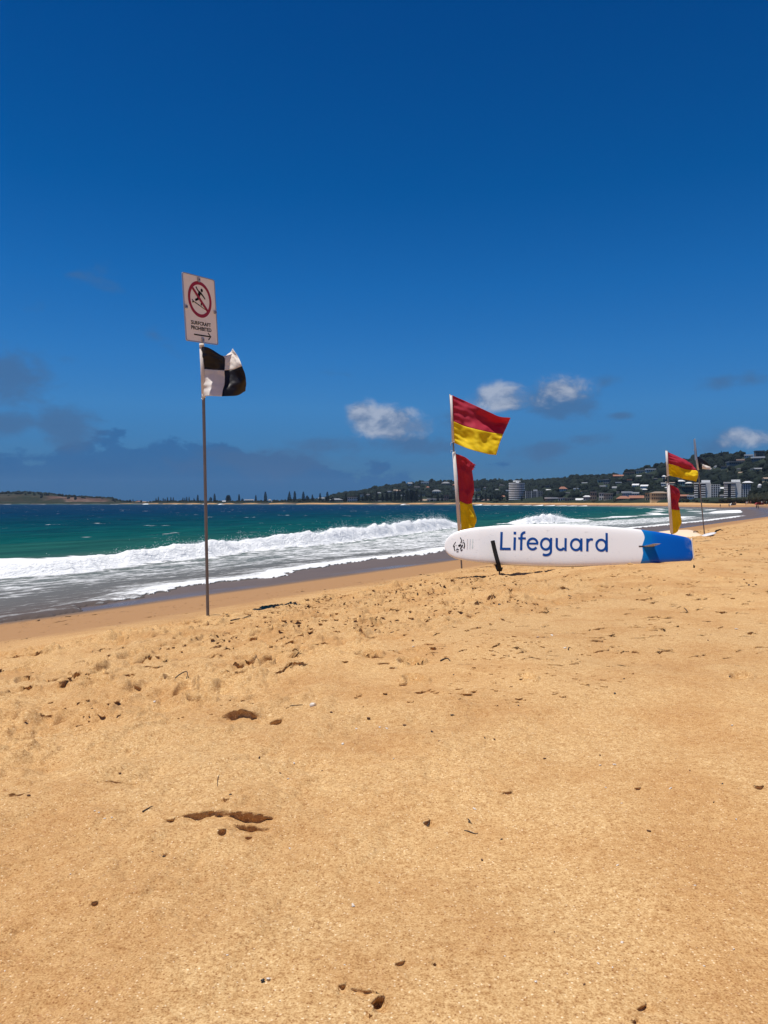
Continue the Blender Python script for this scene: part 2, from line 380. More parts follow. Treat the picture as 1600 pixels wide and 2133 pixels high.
# ------------------------------------------------------------------ beach (one sheet, fine near the camera)
def angles(fine_half, n_fine, n_coarse):
    a = np.linspace(-fine_half, fine_half, n_fine)
    b = np.linspace(fine_half, 2 * math.pi - fine_half, n_coarse + 2)[1:-1]
    return np.concatenate([a, b])
th = angles(R(35), 860, 90)
rr = [0.35]
while rr[-1] < 3200:
    r = rr[-1]; k = 0.0042 if r < 3.6 else (0.0055 if r < 14 else (0.0085 if r < 60 else 0.035))
    if r < 0.95: k = 0.03
    rr.append(r * (1 + k))
rr = np.array(rr)
Rg, Tg = np.meshgrid(rr, th, indexing='ij')
BX = Rg * np.sin(Tg); BY = Rg * np.cos(Tg)
BS = shore_s(BX, BY); BZ = profile(BS)
BS_raw = BS.copy()
dryw = sst(BS, 6.9, 8.4)                      # 0 on the wet slope, 1 on dry sand
nearw = np.clip(1 - (Rg - 60) / 60, 0, 1)
al = BX * UX + BY * UY; ac = BX * NX + BY * NY
BZ += 0.10 * fbm(al * 0.10, ac * 0.16, 3, 3) * dryw * nearw
BZ += 0.095 * fbm(al * 0.62, ac * 0.95, 11, 4) * dryw * nearw
BZ += 0.020 * fbm(al * 2.6, ac * 3.4, 23, 4) * dryw * nearw * (0.35 + sst(vn(al * .5, ac * .5, 91), .35, .8))
# trampled bands parallel to the shore (tracks)
band = np.exp(-((ac + 14.5 - 8.9) / 0.45) ** 2) + 0.85 * np.exp(-((ac + 14.5 - 10.1) / 0.40) ** 2) + 0.5 * np.exp(-((ac + 14.5 - 11.4) / 0.55) ** 2)
patchy = sst(vn(al * 0.45, ac * 0.6, 71), 0.30, 0.75)
rough = np.clip(band * (0.35 + 0.65 * patchy), 0, 1.2) + 0.34 * sst(BS, 8, 9) * (1 - sst(BS, 11.5, 15)) * patchy
lump = fbm(al * 5.2, ac * 7.5, 41, 4, 0.6)
BZ += 0.20 * rough * np.sign(lump) * np.abs(lump * 2) ** 1.3 * 0.6 * nearw * dryw
def local(cx, cy, rad):
    i = np.where((BX - cx) ** 2 + (BY - cy) ** 2 < rad * rad); return i
def scarp(cx, cy, ln, wd, dep, ang, rag=0.3, seed=0):
    """a hollow with a broken steep wall on its far side and a ramp towards the near side"""
    wd = max(wd, .014 + .002 * cy); dep = min(dep * 1.25, wd * 1.15)
    i = local(cx, cy, ln + wd * 2)
    if len(i[0]) == 0: return
    dx = BX[i] - cx; dy = BY[i] - cy; ca, sa = math.cos(ang), math.sin(ang)
    a = dx * ca + dy * sa; b = -dx * sa + dy * ca
    nzv = (vn(a / max(wd * 2.6, .03, ln / 3.2) + seed * 3.1, np.zeros_like(a) + seed, 5 + seed) - .5) * wd * rag * .8
    e = b - nzv
    taper = np.clip(1 - (np.abs(a) / (ln / 2)) ** 2.5, 0, 1) * (.75 + .5 * vn(a / max(ln / 4, .025) + seed, np.zeros_like(a), 31 + seed))
    tr = max(.009, .0075 * math.hypot(cx, cy)); d_ = e - wd * .5
    inside = sst(d_, tr, -tr) * sst(e, -wd * 1.4, wd * 0.2)
    win = sst(np.abs(d_), 2.2 * tr, 1.1 * tr) * (.6 + .8 * vn(a / .02, b / .02, 77)) * np.clip(taper * 1.5, 0, 1)
    sh_ = (-d_ * .8 + min(.4 * dep, .016) * sst(d_, tr * .4, -tr * .4)) * win
    BX[i] += -sa * sh_; BY[i] += ca * sh_
    BZ[i] += -dep * inside * taper + dep * 0.22 * taper * sst(d_, 0, tr) * (1 - sst(d_, tr * 1.2, tr * 1.2 + wd))
def footprint(cx, cy, ln, wd, dep, ang):
    i = local(cx, cy, ln * 1.6)
    if len(i[0]) == 0: return
    dx = BX[i] - cx; dy = BY[i] - cy; ca, sa = math.cos(ang), math.sin(ang)
    a = (dx * ca + dy * sa) / (ln / 2); b = (-dx * sa + dy * ca) / (wd / 2)
    q = np.sqrt(a * a + b * b) + (vn(dx * 14, dy * 14, 3) - .5) * .35
    BZ[i] += -dep * (1 - sst(q, 0.72, 1.0)) + dep * 0.5 * np.exp(-((q - 1.16) / 0.20) ** 2)
# random footprints, denser in the trampled bands
for k in range(900):
    t_ = random.uniform(2, 36); s_ = random.choice([random.gauss(9.0, .5), random.gauss(10.2, .5), random.uniform(8.6, 14)]) - 14.5
    cx = t_ * UX + s_ * NX; cy = t_ * UY + s_ * NY
    d = math.hypot(cx, cy)
    if cy < 3.0 or abs(cx) > cy * 0.75: continue
    if s_ + 14.5 > 11 and random.random() < 0.45: continue
    footprint(cx, cy, random.uniform(.12, .27), random.uniform(.08, .12), random.uniform(.018, .055), random.uniform(0, 6.28))
for k in range(1500):
    py = HZ + 1086 * random.random() ** 2.2 * 0.9 + 100; px = random.uniform(-60, 1660)
    p = ground_hit(px, py) if k < 0 else None
    Yg = 0.92 * FPX / (py - HZ); cx = (px - 800) / FPX * Yg
    if Yg > 15 or Yg < 4.2: continue
    sc = 0.5 + 0.5 * random.random()
    scarp(cx, Yg, random.uniform(.03, .15) * sc * (0.6 + Yg * .16), random.uniform(.010, .024) * (.6 + Yg * .1), random.uniform(.006, .018) * (.7 + Yg * .16), random.gauss(0.06, .35), .55, k)
def G(px, py): return ground_hit(px, py, 0.8, 60)
def scarp_px(px, py, wpx, hpx, dep, ang=0.0, rag=.35, seed=0):
    g = G(px, py); scarp(g.x, g.y, wpx / FPX * g.y, hpx / FPX * g.y * g.y / (CAMZ - g.z) * .75, dep * .42, ang, rag, seed)
for a_ in [(500, 1490, 92, 9, .05, .10, .3, 901), (572, 1491, 34, 7, .04, .0, .4, 902), (510, 1692, 132, 11, .05, -.12, .45, 903), (415, 1692, 120, 10, .035, .12, .6, 904),
           (520, 1712, 96, 8, .035, -.03, .5, 905), (458, 1665, 30, 14, .045, -.9, .4, 906), (355, 1700, 26, 10, .03, .3, .4, 907), (464, 1726, 22, 9, .03, .4, .4, 908), (516, 1728, 22, 8, .025, 0, .4, 909),
           (796, 2052, 38, 22, .04, .55, .3, 911), (760, 2035, 90, 12, .016, -.25, .6, 912), (762, 2078, 18, 16, .025, -.9, .5, 913), (712, 2025, 18, 7, .018, 0, .5, 915),
           (1350, 2062, 40, 14, .02, .5, .6, 916), (1335, 2090, 16, 20, .02, .9, .6, 917), (1395, 2115, 24, 12, .022, 0, .5, 919), (893, 1685, 22, 10, .02, .5, .5, 920),
           (836, 1974, 30, 6, .014, .35, .5, 921), (913, 1977, 10, 14, .018, .8, .5, 922), (607, 1337, 40, 9, .05, .1, .6, 923), (720, 1383, 24, 8, .03, 0, .6, 924), (988, 1440, 18, 7, .03, 0, .5, 925),
           (880, 1437, 55, 6, .022, .06, .6, 926), (840, 1420, 22, 5, .022, 0, .6, 927), (1160, 1381, 50, 4, .022, .05, .8, 928), (1310, 1374, 36, 4, .022, .05, .8, 929), (1380, 1278, 80, 4, .035, .04, .8, 930),
           (1345, 1226, 46, 3, .03, .03, .8, 931), (1330, 1630, 20, 6, .014, 0, .6, 932), (1060, 1632, 30, 5, .014, .2, .6, 933), (240, 1624, 100, 5, .016, .05, .8, 934), (40, 1650, 60, 7, .02, .25, .7, 935),
           (80, 1495, 60, 8, .03, .1, .8, 936), (282, 1433, 24, 7, .03, 0, .5, 937), (233, 1460, 24, 7, .03, 0, .5, 938), (145, 1410, 30, 8, .04, .1, .6, 939), (440, 1370, 60, 7, .05, .08, .6, 940),
           (220, 1390, 70, 8, .04, .1, .7, 941), (30, 1365, 40, 6, .04, .1, .7, 942), (420, 1333, 50, 5, .05, .08, .7, 943), (560, 1372, 40, 5, .03, .1, .7, 944), (1585, 1625, 30, 9, .02, 0, .6, 945),
           (195, 1868, 20, 7, .014, .2, .5, 946), (340, 1768, 12, 6, .016, 0, .4, 948), (1000, 1320, 30, 4, .025, 0, .6, 949), (940, 1272, 40, 4, .03, .1, .6, 950)]:
    scarp_px(*a_)
for (px_, py_) in ((433, 1283), (962, 1186.5), (1041, 1202.5)):          # sand mounded round the foot of each pole
    g_ = ground_hit(px_, py_); i = local(g_.x, g_.y, .6); d_ = np.hypot(BX[i] - g_.x, BY[i] - g_.y)
    BZ[i] += (.012 if px_ == 1041 else .03) * np.exp(-(d_ / .13) ** 2) * (.5 + 1.0 * vn(BX[i] * 14, BY[i] * 14, 6)) - .02 * np.exp(-((d_ - .27) / .08) ** 2) * vn(BX[i] * 9, BY[i] * 9, 7)
# heap of sand pushed against the rescue board: its crest follows the lower rail
YB0 = ground_hit(1041, 1202.5).y
i = local(3.2, YB0, 2.4); hx0 = BX[i] / YB0 * FPX + 800
need = CAMZ - (np.interp(hx0, [1090, 1180, 1250, 1300, 1345, 1448, 1470], [1186, 1181.0, 1177.5, 1174.8, 1172.8, 1167.0, 1172]) - HZ) / FPX * YB0 - .004
lift = np.clip(need - BZ[i], 0, .3) * sst(hx0, 1100, 1190) * (1 - sst(hx0, 1440, 1500))
BZ[i] += lift * np.exp(-((BY[i] - YB0 + .07) / np.where(BY[i] < YB0 - .07, .55, .35)) ** 2) * (.93 + .14 * vn(BX[i] * 5, BY[i] * 5, 8))
RT_N = 860
def fast_z(x, y):
    r_ = np.hypot(x, y); t_ = np.arctan2(x, y); i_ = np.clip(np.searchsorted(rr, r_), 0, len(rr) - 1); j_ = np.clip(((t_ + R(35)) / R(70) * (RT_N - 1)).round().astype(int), 0, RT_N - 1); return BZ[i_, j_]
def make_clods(n):
    t_ = 1 + 39 * RNG.random(n * 9) ** 1.7; s_ = np.where(RNG.random(n * 9) < .7, RNG.choice([8.75, 9.1, 10.1, 11.3], n * 9) + RNG.normal(0, .38, n * 9), RNG.uniform(8.4, 13.5, n * 9)) - 14.5
    x = t_ * UX + s_ * NX; y = t_ * UY + s_ * NY
    dens = sst(vn(t_ * .9, s_ * 1.4, 71), .28, .75) * (.25 + .75 * sst(vn(t_ * 3.1, s_ * 3.7, 72), .4, .7))
    ok = (y > 3.3) & (np.abs(x) < y * .62) & (s_ + 14.5 > 8.35) & (RNG.random(n * 9) < dens) & (RNG.random(n * 9) < np.clip(8 / y, .1, 1))
    x, y = x[ok][:n], y[ok][:n]; sz = RNG.uniform(.0045, .016, len(x)) * (1 + .8 * (RNG.random(len(x)) < .12)) * np.clip(.55 + y * .055, .6, 1.5); z = fast_z(x, y)
    v, f = ico_c; V = []; n_ = len(v)
    ang = RNG.uniform(0, 6.28, len(x)); sx = RNG.uniform(.8, 1.9, len(x))
    q = v[None] * (1 + RNG.uniform(-.3, .3, (len(x), n_, 1))) * np.stack([sx, np.ones(len(x)), np.full(len(x), .45)], -1)[:, None] * sz[:, None, None]
    ca, sa = np.cos(ang)[:, None], np.sin(ang)[:, None]
    V = np.stack([q[..., 0] * ca - q[..., 1] * sa + x[:, None], q[..., 0] * sa + q[..., 1] * ca + y[:, None], q[..., 2] + z[:, None] + .15 * sz[:, None]], -1).reshape(-1, 3)
    F = (np.arange(len(x))[:, None, None] * n_ + f[None]).reshape(-1, 3)
    me = bpy.data.meshes.new('sand_clods'); me.from_pydata(V.tolist(), [], F.tolist()); me.materials.append(M_SAND)
    me.attributes.new('shore', 'FLOAT', 'POINT').data.foreach_set('value', [12.0] * len(V))
    o = bpy.data.objects.new('sand_clods', me); link(o); tag(o, 'small broken clods of sand kicked up along the trampled band', None, None, 'stuff')
bm_ = bmesh.new(); bmesh.ops.create_icosphere(bm_, subdivisions=1, radius=1); ico_c = (np.array([v.co[:] for v in bm_.verts]), np.array([[v.index for v in p.verts] for p in bm_.faces])); bm_.free()
make_clods(5600)
def ground_z(x, y):
    i = np.argmin((BX[:, :860] - x) ** 2 + (BY[:, :860] - y) ** 2); return float(BZ[:, :860].flat[i])
keep = (BS > -22)
P = np.stack([BX, BY, BZ], -1)
flat_m = sst(al, 88, 135) * (1 - sst(BY, 300, 400))          # the flat, wet end of the bay: the damp sand reaches much farther up
BSC = np.where(BS > -6, BS * (1 - flat_m) + flat_m * (BS * .24 - 1.2), BS)
beach = grid_mesh('sand', P, M_SAND, keep, {'shore': BSC}, wrap=True); tag(beach, kind='structure')
# the little disc under the camera
nv = len(th); cv = [(0, 0, float(BZ[0].mean()))] + [tuple(P[0, j]) for j in range(nv)]
disc = mesh_obj('sand', cv, [(0, 1 + (j + 1) % nv, 1 + j) for j in range(nv)], M_SAND, beach)
disc.data.attributes.new('shore', 'FLOAT', 'POINT').data.foreach_set('value', [14.5] * len(cv)); disc['kind'] = 'structure'

# ------------------------------------------------------------------ sea
tha = np.concatenate([np.linspace(R(-150), R(-36), 60)[:-1], np.linspace(R(-34), R(31), 620)])
rw = [11.0]
while rw[-1] < 3200:
    r = rw[-1]; rw.append(r * (1 + (0.0062 if r < 130 else (0.010 if r < 350 else 0.03))))
rw = np.array(rw)
Rw, Tw = np.meshgrid(rw, tha, indexing='ij')
WX = Rw * np.sin(Tw); WY = Rw * np.cos(Tw); WS = shore_s(WX, WY)
wt = WX * UX + WY * UY; wa = WX * NX + WY * NY          # linear along / across
straight = 1 - sst(wt, 150, 185)
# front of the swash, and the breaking bore, as across-shore positions along the shore
F_t = [-60, 0, 10, 13.5, 17.5, 20.5, 22, 28, 31, 35, 41, 55, 80, 120, 400]
F_s = [-14.7, -14.6, -14.7, -16.1, -17.4, -17.4, -17.8, -19.3, -19.6, -19.2, -20.3, -19.5, -20.5, -19, -19]
B_t = [-60, 0, 18, 21.7, 26.8, 31, 34.7, 41, 47.5, 54, 60.6, 72, 84.6, 100, 108, 130, 400]
B_s = [-29, -28.8, -29.4, -28.9, -30.4, -30.8, -32.4, -32.8, -33.4, -35, -36.6, -39.5, -42.5, -41, -38.5, -37, -36]
H_t = [-60, 0, 12, 18, 24, 28, 31, 36, 40, 44, 48, 54, 60, 68, 75, 82, 86, 90, 99, 104, 109, 116, 124, 140, 175, 200]
H_h = [.35, .4, .45, .45, .5, .68, .85, .65, .72, .86, 1.02, .92, 1.0, 1.1, 1.2, 1.05, .5, .05, .1, .9, 1.25, .5, .16, .06, .03, 0]
W_t = [-60, 0, 18, 22, 27, 31, 36, 44, 60, 84, 88, 100, 105, 112, 120, 180]
W_w = [13, 13, 12, 9.5, 5.5, 4.2, 4.0, 4.0, 4.2, 4.0, 1.5, 1.5, 5, 6, 4, 3]
wob = 0.9 * fbm(wt * .30, wt * 0, 301, 4, .6) + .55 * fbm(wt * 1.3, wt * 0 + 3, 305, 3, .6)
Fw = np.interp(wt, F_t, F_s) + wob * 1.5 + .28 * fbm(wt * 3.2, wt * 0 + 1, 333, 3, .6)
Bw = np.interp(wt, B_t, B_s) + wob * 0.9
Hw = np.interp(wt, H_t, H_h) * (1 + .35 * fbm(wt * .8, wt * 0, 311, 3)) * straight
Ww = np.interp(wt, W_t, W_w) * (1 + 1.1 * fbm(wt * .45, wa * .2, 351, 4, .6))
xF = Fw - wa; xB = Bw - wa
far_rng = sst(Rw, 150, 320)
amp = sst(-WS, 16, 40)
z = np.full(WX.shape, SEA)
z += amp * (0.20 * np.sin(wa * 0.42 + 1.6 * fbm(wt * .03, wa * .02, 5, 2) * 6) + 0.16 * fbm(wt * .09, wa * .30, 7, 4) * 2) * (1 - 0.6 * far_rng)
z += 0.05 * fbm(wt * .5, wa * 1.1, 13, 3) * sst(-WS, 3, 10)
lmp = fbm(wt * 1.1, wa * 1.5, 17, 5, .62); lmp2 = fbm(wt * 3.6, wa * 4.2, 19, 3, .6)
peak = np.where(xB < 0.9, sst(xB, -.25, .9), np.exp(-(np.maximum(xB - 0.9, 0) / (0.9 + 0.18 * Ww)) ** 1.3))
peak = np.where(xB < -.25, 0, peak)
z += Hw * peak * (1 + .38 * lmp) + sst(xB, -.2, .5) * (1 - sst(xB, 2.0, 5.0)) * straight * (0.12 * lmp * np.minimum(Hw, 1) + .10 * lmp2)
# hollow water just in front and the little swash bore
z += -0.06 * np.exp(-((xB + 1.2) / 1.2) ** 2) * straight
sandz = profile(WS)
film = sandz + 0.015 + 0.075 * sst(xF, 0, .35) * np.exp(-np.maximum(xF - .4, 0) / 2.2) + 0.02 * (lmp + lmp2) * sst(xF, 0, .4)
nearsh = np.where(xF > 0, np.maximum(z, film), sandz - .08)
nearsh = np.where((xF > 0) & (xF < .6), np.maximum(nearsh, film), nearsh)
farsh = np.where(WS < -3, np.maximum(z, np.minimum(sandz + .05, SEA + .9)), sandz - .15)
WZ = nearsh * straight + farsh * (1 - straight)
# foam amount
foam = np.zeros(WX.shape)
swash = sst(xF, 0.0, .12) * (1 - .42 * sst(xF, .5, 1.8) - .58 * sst(xF, 1.8, 5.2))
thin = 1 - .55 * sst(wt, 16.5, 11)                       # breaks into flecks at the left end
foam = np.maximum(foam, swash * 1.05 * thin)
foam = np.maximum(foam, .36 * sst(xF, .5, 1.5) * (1 - sst(xF, 3, 8)) * (wt < 24))
bore = (.55 * sst(xB, -1.5, -.1) + .45 * sst(xB, -.4, .3)) * (1 - sst(xB, Ww * .85, Ww * 1.35)) * np.clip(np.interp(wt, H_t, H_h) * 4 - .2, 0, 1)
foam = np.maximum(foam, 1.25 * bore)
foam = np.maximum(foam, (.60 + .10 * sst(wt, 26, 45) + .5 * lmp) * sst(-xB, .2, .8) * (1 - sst(-xB, 5 + 4 * sst(wt, 20, 50), 10 + 6 * sst(wt, 20, 50))) * (xF > 1.5))
foam = np.maximum(foam, (.50 + .4 * lmp) * sst(xF, 2.5, 5) * (xB < 0))
foam *= straight
# the far end of the bay: rows of small breakers along the curving shore
rows = np.sin(-WS * .52 + 2.2 * fbm(wt * .035, wa * .035, 77, 3) * 3) * .5 + .5
bay = sst(-WS, 2.0, 9.0) * (1 - sst(-WS, 24, 44)) * sst(Rw, 95, 140)
foam = np.maximum(foam, bay * (.22 + .62 * sst(rows, .55, .9)) * (.35 + .8 * sst(vn(wt * .06, wa * .06, 88), .25, .7)) * (1 - sst(Rw, 420, 560)))
foam = np.maximum(foam, (1 - straight) * 1.2 * sst(-WS, 2.5, 4) * (1 - sst(-WS, 9, 14)) * (.35 + 1.0 * sst(vn(wt * .012 + 7, wa * .012, 93), .4, .6)))
WP = np.stack([WX, WY, WZ], -1)
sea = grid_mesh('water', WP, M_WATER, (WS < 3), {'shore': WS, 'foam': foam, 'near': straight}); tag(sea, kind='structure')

# fine spray thrown up along the breaking crest
SP = []; _tt = np.array(H_t, float)
while len(SP) < 26000:
    t_ = random.choice([random.uniform(-5, 88), random.uniform(20, 88), random.uniform(30, 88), random.uniform(101, 122)]); h_ = float(np.interp(t_, H_t, H_h))
    if random.random() > h_: continue
    w1 = float(.9 * (.9 * fbm(np.float64(t_ * .30), np.float64(0.), 301, 4, .6) + .55 * fbm(np.float64(t_ * 1.3), np.float64(3.), 305, 3, .6))) if len(SP) % 1 == 0 else 0
    x_ = random.gauss(.75, .45); up_ = random.expovariate(1 / (.13 * h_)); s_ = float(np.interp(t_, B_t, B_s)) + w1 - x_
    cl_ = float(vn(np.float64(t_ * 1.7), np.float64(0.), 404)); up_ *= .4 + 1.5 * cl_ * cl_
    SP.append((t_ * UX + s_ * NX, t_ * UY + s_ * NY, SEA + h_ * math.exp(-abs(x_ - .8) ** 1.5 * .6) * .9 + up_, random.uniform(.005, .014) * (1 + .012 * t_)))
SP = np.array(SP); tet = np.array([(0, 0, 1), (.94, 0, -.33), (-.47, .82, -.33), (-.47, -.82, -.33)])
_V = (SP[:, None, :3] + tet[None] * SP[:, None, 3:4] * np.array([1.3, 1.3, .8])).reshape(-1, 3)
_F = (np.arange(len(SP))[:, None, None] * 4 + np.array([(0, 1, 2), (0, 2, 3), (0, 3, 1), (1, 3, 2)])[None]).reshape(-1, 3)
me = bpy.data.meshes.new('spray'); me.from_pydata(_V.tolist(), [], _F.tolist()); me.materials.append(simple('spray_white', (.86, .87, .88), .9)); o = bpy.data.objects.new('spray', me); link(o)
tag(o, 'fine white spray thrown up along the breaking wave', None, None, 'stuff')

# ------------------------------------------------------------------ hills behind the bay
def ip(x, pts): a = np.array(pts, float); return np.interp(x, a[:, 0], a[:, 1])
YB = [(-1600, 2050), (-600, 1640), (-300, 1510), (0, 1408), (240, 1352), (300, 1362), (500, 1172), (800, 1036), (1000, 936), (1200, 735), (1300, 648), (1440, 552), (1500, 490), (1600, 355), (1800, 285), (2400, 240)]
RPY = [(-1600, 1036), (-600, 1030), (-200, 1024), (0, 1028), (60, 1027), (110, 1031), (150, 1035), (235, 1040), (252, 1045), (300, 1046.2), (560, 1046.3), (600, 1044), (660, 1041), (690, 1036), (720, 1031), (760, 1026), (800, 1017),
       (850, 1010), (885, 1007), (920, 1006), (1000, 1006), (1100, 1006), (1130, 1004), (1150, 1003), (1180, 1002), (1200, 997), (1220, 996), (1250, 997), (1290, 991), (1330, 985), (1360, 978), (1390, 970),
       (1440, 960), (1500, 954), (1560, 952), (1600, 949), (1700, 940), (1900, 935), (2400, 950)]
DEP = [(-1600, 300), (0, 140), (240, 120), (300, 60), (600, 90), (700, 260), (850, 420), (1300, 430), (1500, 400), (1800, 330), (2400, 300)]
def hill_point(px, k):
    """px: direction (photo columns), k: 0 at the back of the beach .. 1 at the ridge"""
    yb = ip(px, YB); dp = ip(px, DEP); Y = yb + dp * k
    zr = CAMZ + (HZ - ip(px, RPY)) / FPX * (yb + dp)
    cl = sst(250 - px, 0, 25)                            # sea cliff of the headland
    bn_ = sst(px, 1400, 1440) * (1 - sst(px, 1640, 1720)); kk = np.clip(k, 0, 1)
    prof = np.where(k <= 1, (kk ** 0.9 * (1 - bn_) + bn_ * np.interp(kk, [0, .05, .32, 1], [0, .045, .07, 1])) * (1 - cl) + cl * np.interp(k, [0, .02, .10, .30, .45, 1], [0, .03, .55, .82, .92, 1]), 1 - .15 * (k - 1))
    return (px - 800) / FPX * Y, Y, 2.0 + (zr - 2.0) * prof
hp = np.concatenate([np.linspace(-1600, -20, 60), np.linspace(-10, 1640, 560), np.linspace(1660, 2400, 40)])
hk = np.concatenate([[-.06], np.linspace(0, .5, 40), np.linspace(.52, 1, 34), [1.15, 1.5, 2.2]])
K, HPX = np.meshgrid(hk, hp, indexing='ij')
hx, hy, hz = hill_point(HPX, np.maximum(K, 0)); hy = np.where(K < 0, hy - 12, hy)
hz = np.where(K < 0, -1.0, hz + 5.0 * fbm(hx * .02, hy * .02, 55, 4) * sst(K, .02, .3) * sst(K, 1.6, 1.0) * (HPX > 600) + 7 * fbm(hx * .03, hy * .06, 57, 4) * (HPX < 255) * sst(K, .0, .2))
cliff = (.25 + .75 * sst(HPX, 92, 112) * (1 - sst(HPX, 212, 232))) * sst(255 - HPX, 0, 20) * sst(K, .0, .03) * (1 - sst(K, .25, .42))
m, t, b, out = new_mat('hill_ground')
co = t.add('ShaderNodeNewGeometry').outputs['Position']
cl_ = t.attr('cliff').outputs['Fac']; dn_ = t.attr('dune').outputs['Fac']
grn = t.mix(t.noise(co, .06, 5, .6), (.012, .021, .012), (.026, .032, .018))
rock = t.ramp(t.noise(t.vmul(co, (.03, .03, .16)), 1.0, 6, .65), [(.3, (.026, .021, .019)), (.48, (.080, .046, .037)), (.60, (.12, .082, .064)), (.74, (.20, .155, .12))])
veg = t.ss(t.noise(t.vmul(co, (.02, .02, .05)), 1.0, 5, .6), .50, .58)
c = t.mix(t.m('MULTIPLY', cl_, t.m('SUBTRACT', 1.0, t.m('MULTIPLY', veg, .85))), grn, rock)
c = t.mix(dn_, c, (.40, .26, .13))
t.set(b, 'Base Color', c); t.set(b, 'Roughness', .95); t.set(b, 'Specular IOR Level', .1)
M_HILL = m
dune = np.exp(-((HPX - 590) / 9) ** 2) * sst(K, .0, .1) * (1 - sst(K, .9, 1.1)) + sst(K, .045, .0) * .0
hills = grid_mesh('hills', np.stack([hx, hy, hz], -1), M_HILL, None, {'cliff': cliff, 'dune': dune}); tag(hills, kind='structure')
_KK = np.linspace(0, 1.0, 600)
def hill_at(px, py):
    """the point of the hillside seen at a photo pixel"""
    x, y, zz = hill_point(np.full(600, float(px)), _KK); pr = HZ - (zz - CAMZ) / y * FPX
    i = int(np.argmax(pr <= py)) if (pr <= py).any() else 599
    return Vector((x[i], y[i], zz[i])), _KK[i]

# ------------------------------------------------------------------ vegetation
def foliage_mat(name, lo, hi, use_attr=False):
    m, t, b, out = new_mat(name)
    co = t.add('ShaderNodeNewGeometry').outputs['Position']
    n = t.noise(co, .55, 5, .65)
    oi = t.attr('tint').outputs['Fac'] if use_attr else t.add('ShaderNodeObjectInfo').outputs['Random']
    c = t.mix(t.ss(t.m('ADD', t.m('MULTIPLY', n, .6), t.m('MULTIPLY', oi, .4)), .3, .72), lo, hi)
    c = t.mix(t.ss(t.noise(co, 1.6, 4, .7), .42, .60), t.mix(1.0, c, (.42, .46, .5), 'MULTIPLY'), c)
    bn = t.add('ShaderNodeBump', ins={'Strength': 1.0, 'Distance': 2.2, 'Height': t.noise(co, .8, 5, .7)})
    t.set(b, 'Base Color', c); t.set(b, 'Roughness', .85); t.set(b, 'Specular IOR Level', .15); t.set(b, 'Normal', bn)
    return m
M_WOOD = foliage_mat('woodland', (.006, .013, .010), (.024, .036, .023), True)
M_BUSH = foliage_mat('bush_foliage', (.009, .018, .012), (.028, .040, .020))
M_PINE = foliage_mat('pine_foliage', (.008, .018, .012), (.018, .032, .018))
M_SCRUB = foliage_mat('scrub_foliage', (.026, .032, .017), (.058, .058, .030), True)
M_TRUNK = simple('bark', (.07, .055, .042), .9)
def ico(sub):
    bm = bmesh.new(); bmesh.ops.create_icosphere(bm, subdivisions=sub, radius=1)
    v = np.array([x.co[:] for x in bm.verts]); f = np.array([[x.index for x in p.verts] for p in bm.faces]); bm.free(); return v, f
ICO1, ICO2 = ico(1), ico(2)
def crown_blob(v, seed, amp=.38):
    n = vn(v[:, 0] * 2.1 + seed * 7.3, v[:, 1] * 2.1 + v[:, 2] * 3.1, seed) - .5
    n2 = vn(v[:, 0] * 5.2 + seed * 3.3, v[:, 1] * 5.2 + v[:, 2] * 4.7 + 9, seed + 5) - .5
    return v * (1 + amp * 1.3 * n + amp * 1.1 * n2)[:, None]
HOUSE_BOX = []                       # photo rectangles kept free of crowns in front: (x0, x1, y0, y1, Y)

def bush_mesh(seed, lobes=7, flat=.75):
    rs = np.random.default_rng(seed); V = []; F = []; n = 0
    for k in range(lobes):
        v, f = ICO2; a = rs.uniform(0, 6.28); d = rs.uniform(.15, .62) if k else 0
        r = rs.uniform(.34, .52) if k else .6
        p = crown_blob(v, seed * 31 + k, .55) * r * [1, 1, flat] + [d * math.cos(a), d * math.sin(a), .55 + rs.uniform(-.12, .22)]
        V.append(p); F.append(f + n); n += len(v)
    V = np.concatenate(V); F = np.concatenate(F); return V, F
def tree_pair(name, crownV, crownF, mat, trunkpath, trunkr, cat, label, group):
    e = empty(name, (0, 0, 0), label, cat, group)
    mesh_obj('crown', crownV, crownF, mat, e)
    tube_obj('trunk', trunkpath, trunkr, M_TRUNK, e, 6)
    return e
def copy_tree(src, loc, scale, rotz, label=None, group=None):
    e = src.copy(); COL.objects.link(e); e.location = loc; e.scale = scale; e.rotation_euler = (0, 0, rotz)
    if label: e['label'] = label
    if group: e['group'] = group
    for ch in src.children:
        c = ch.copy(); COL.objects.link(c); c.parent = e
    return e
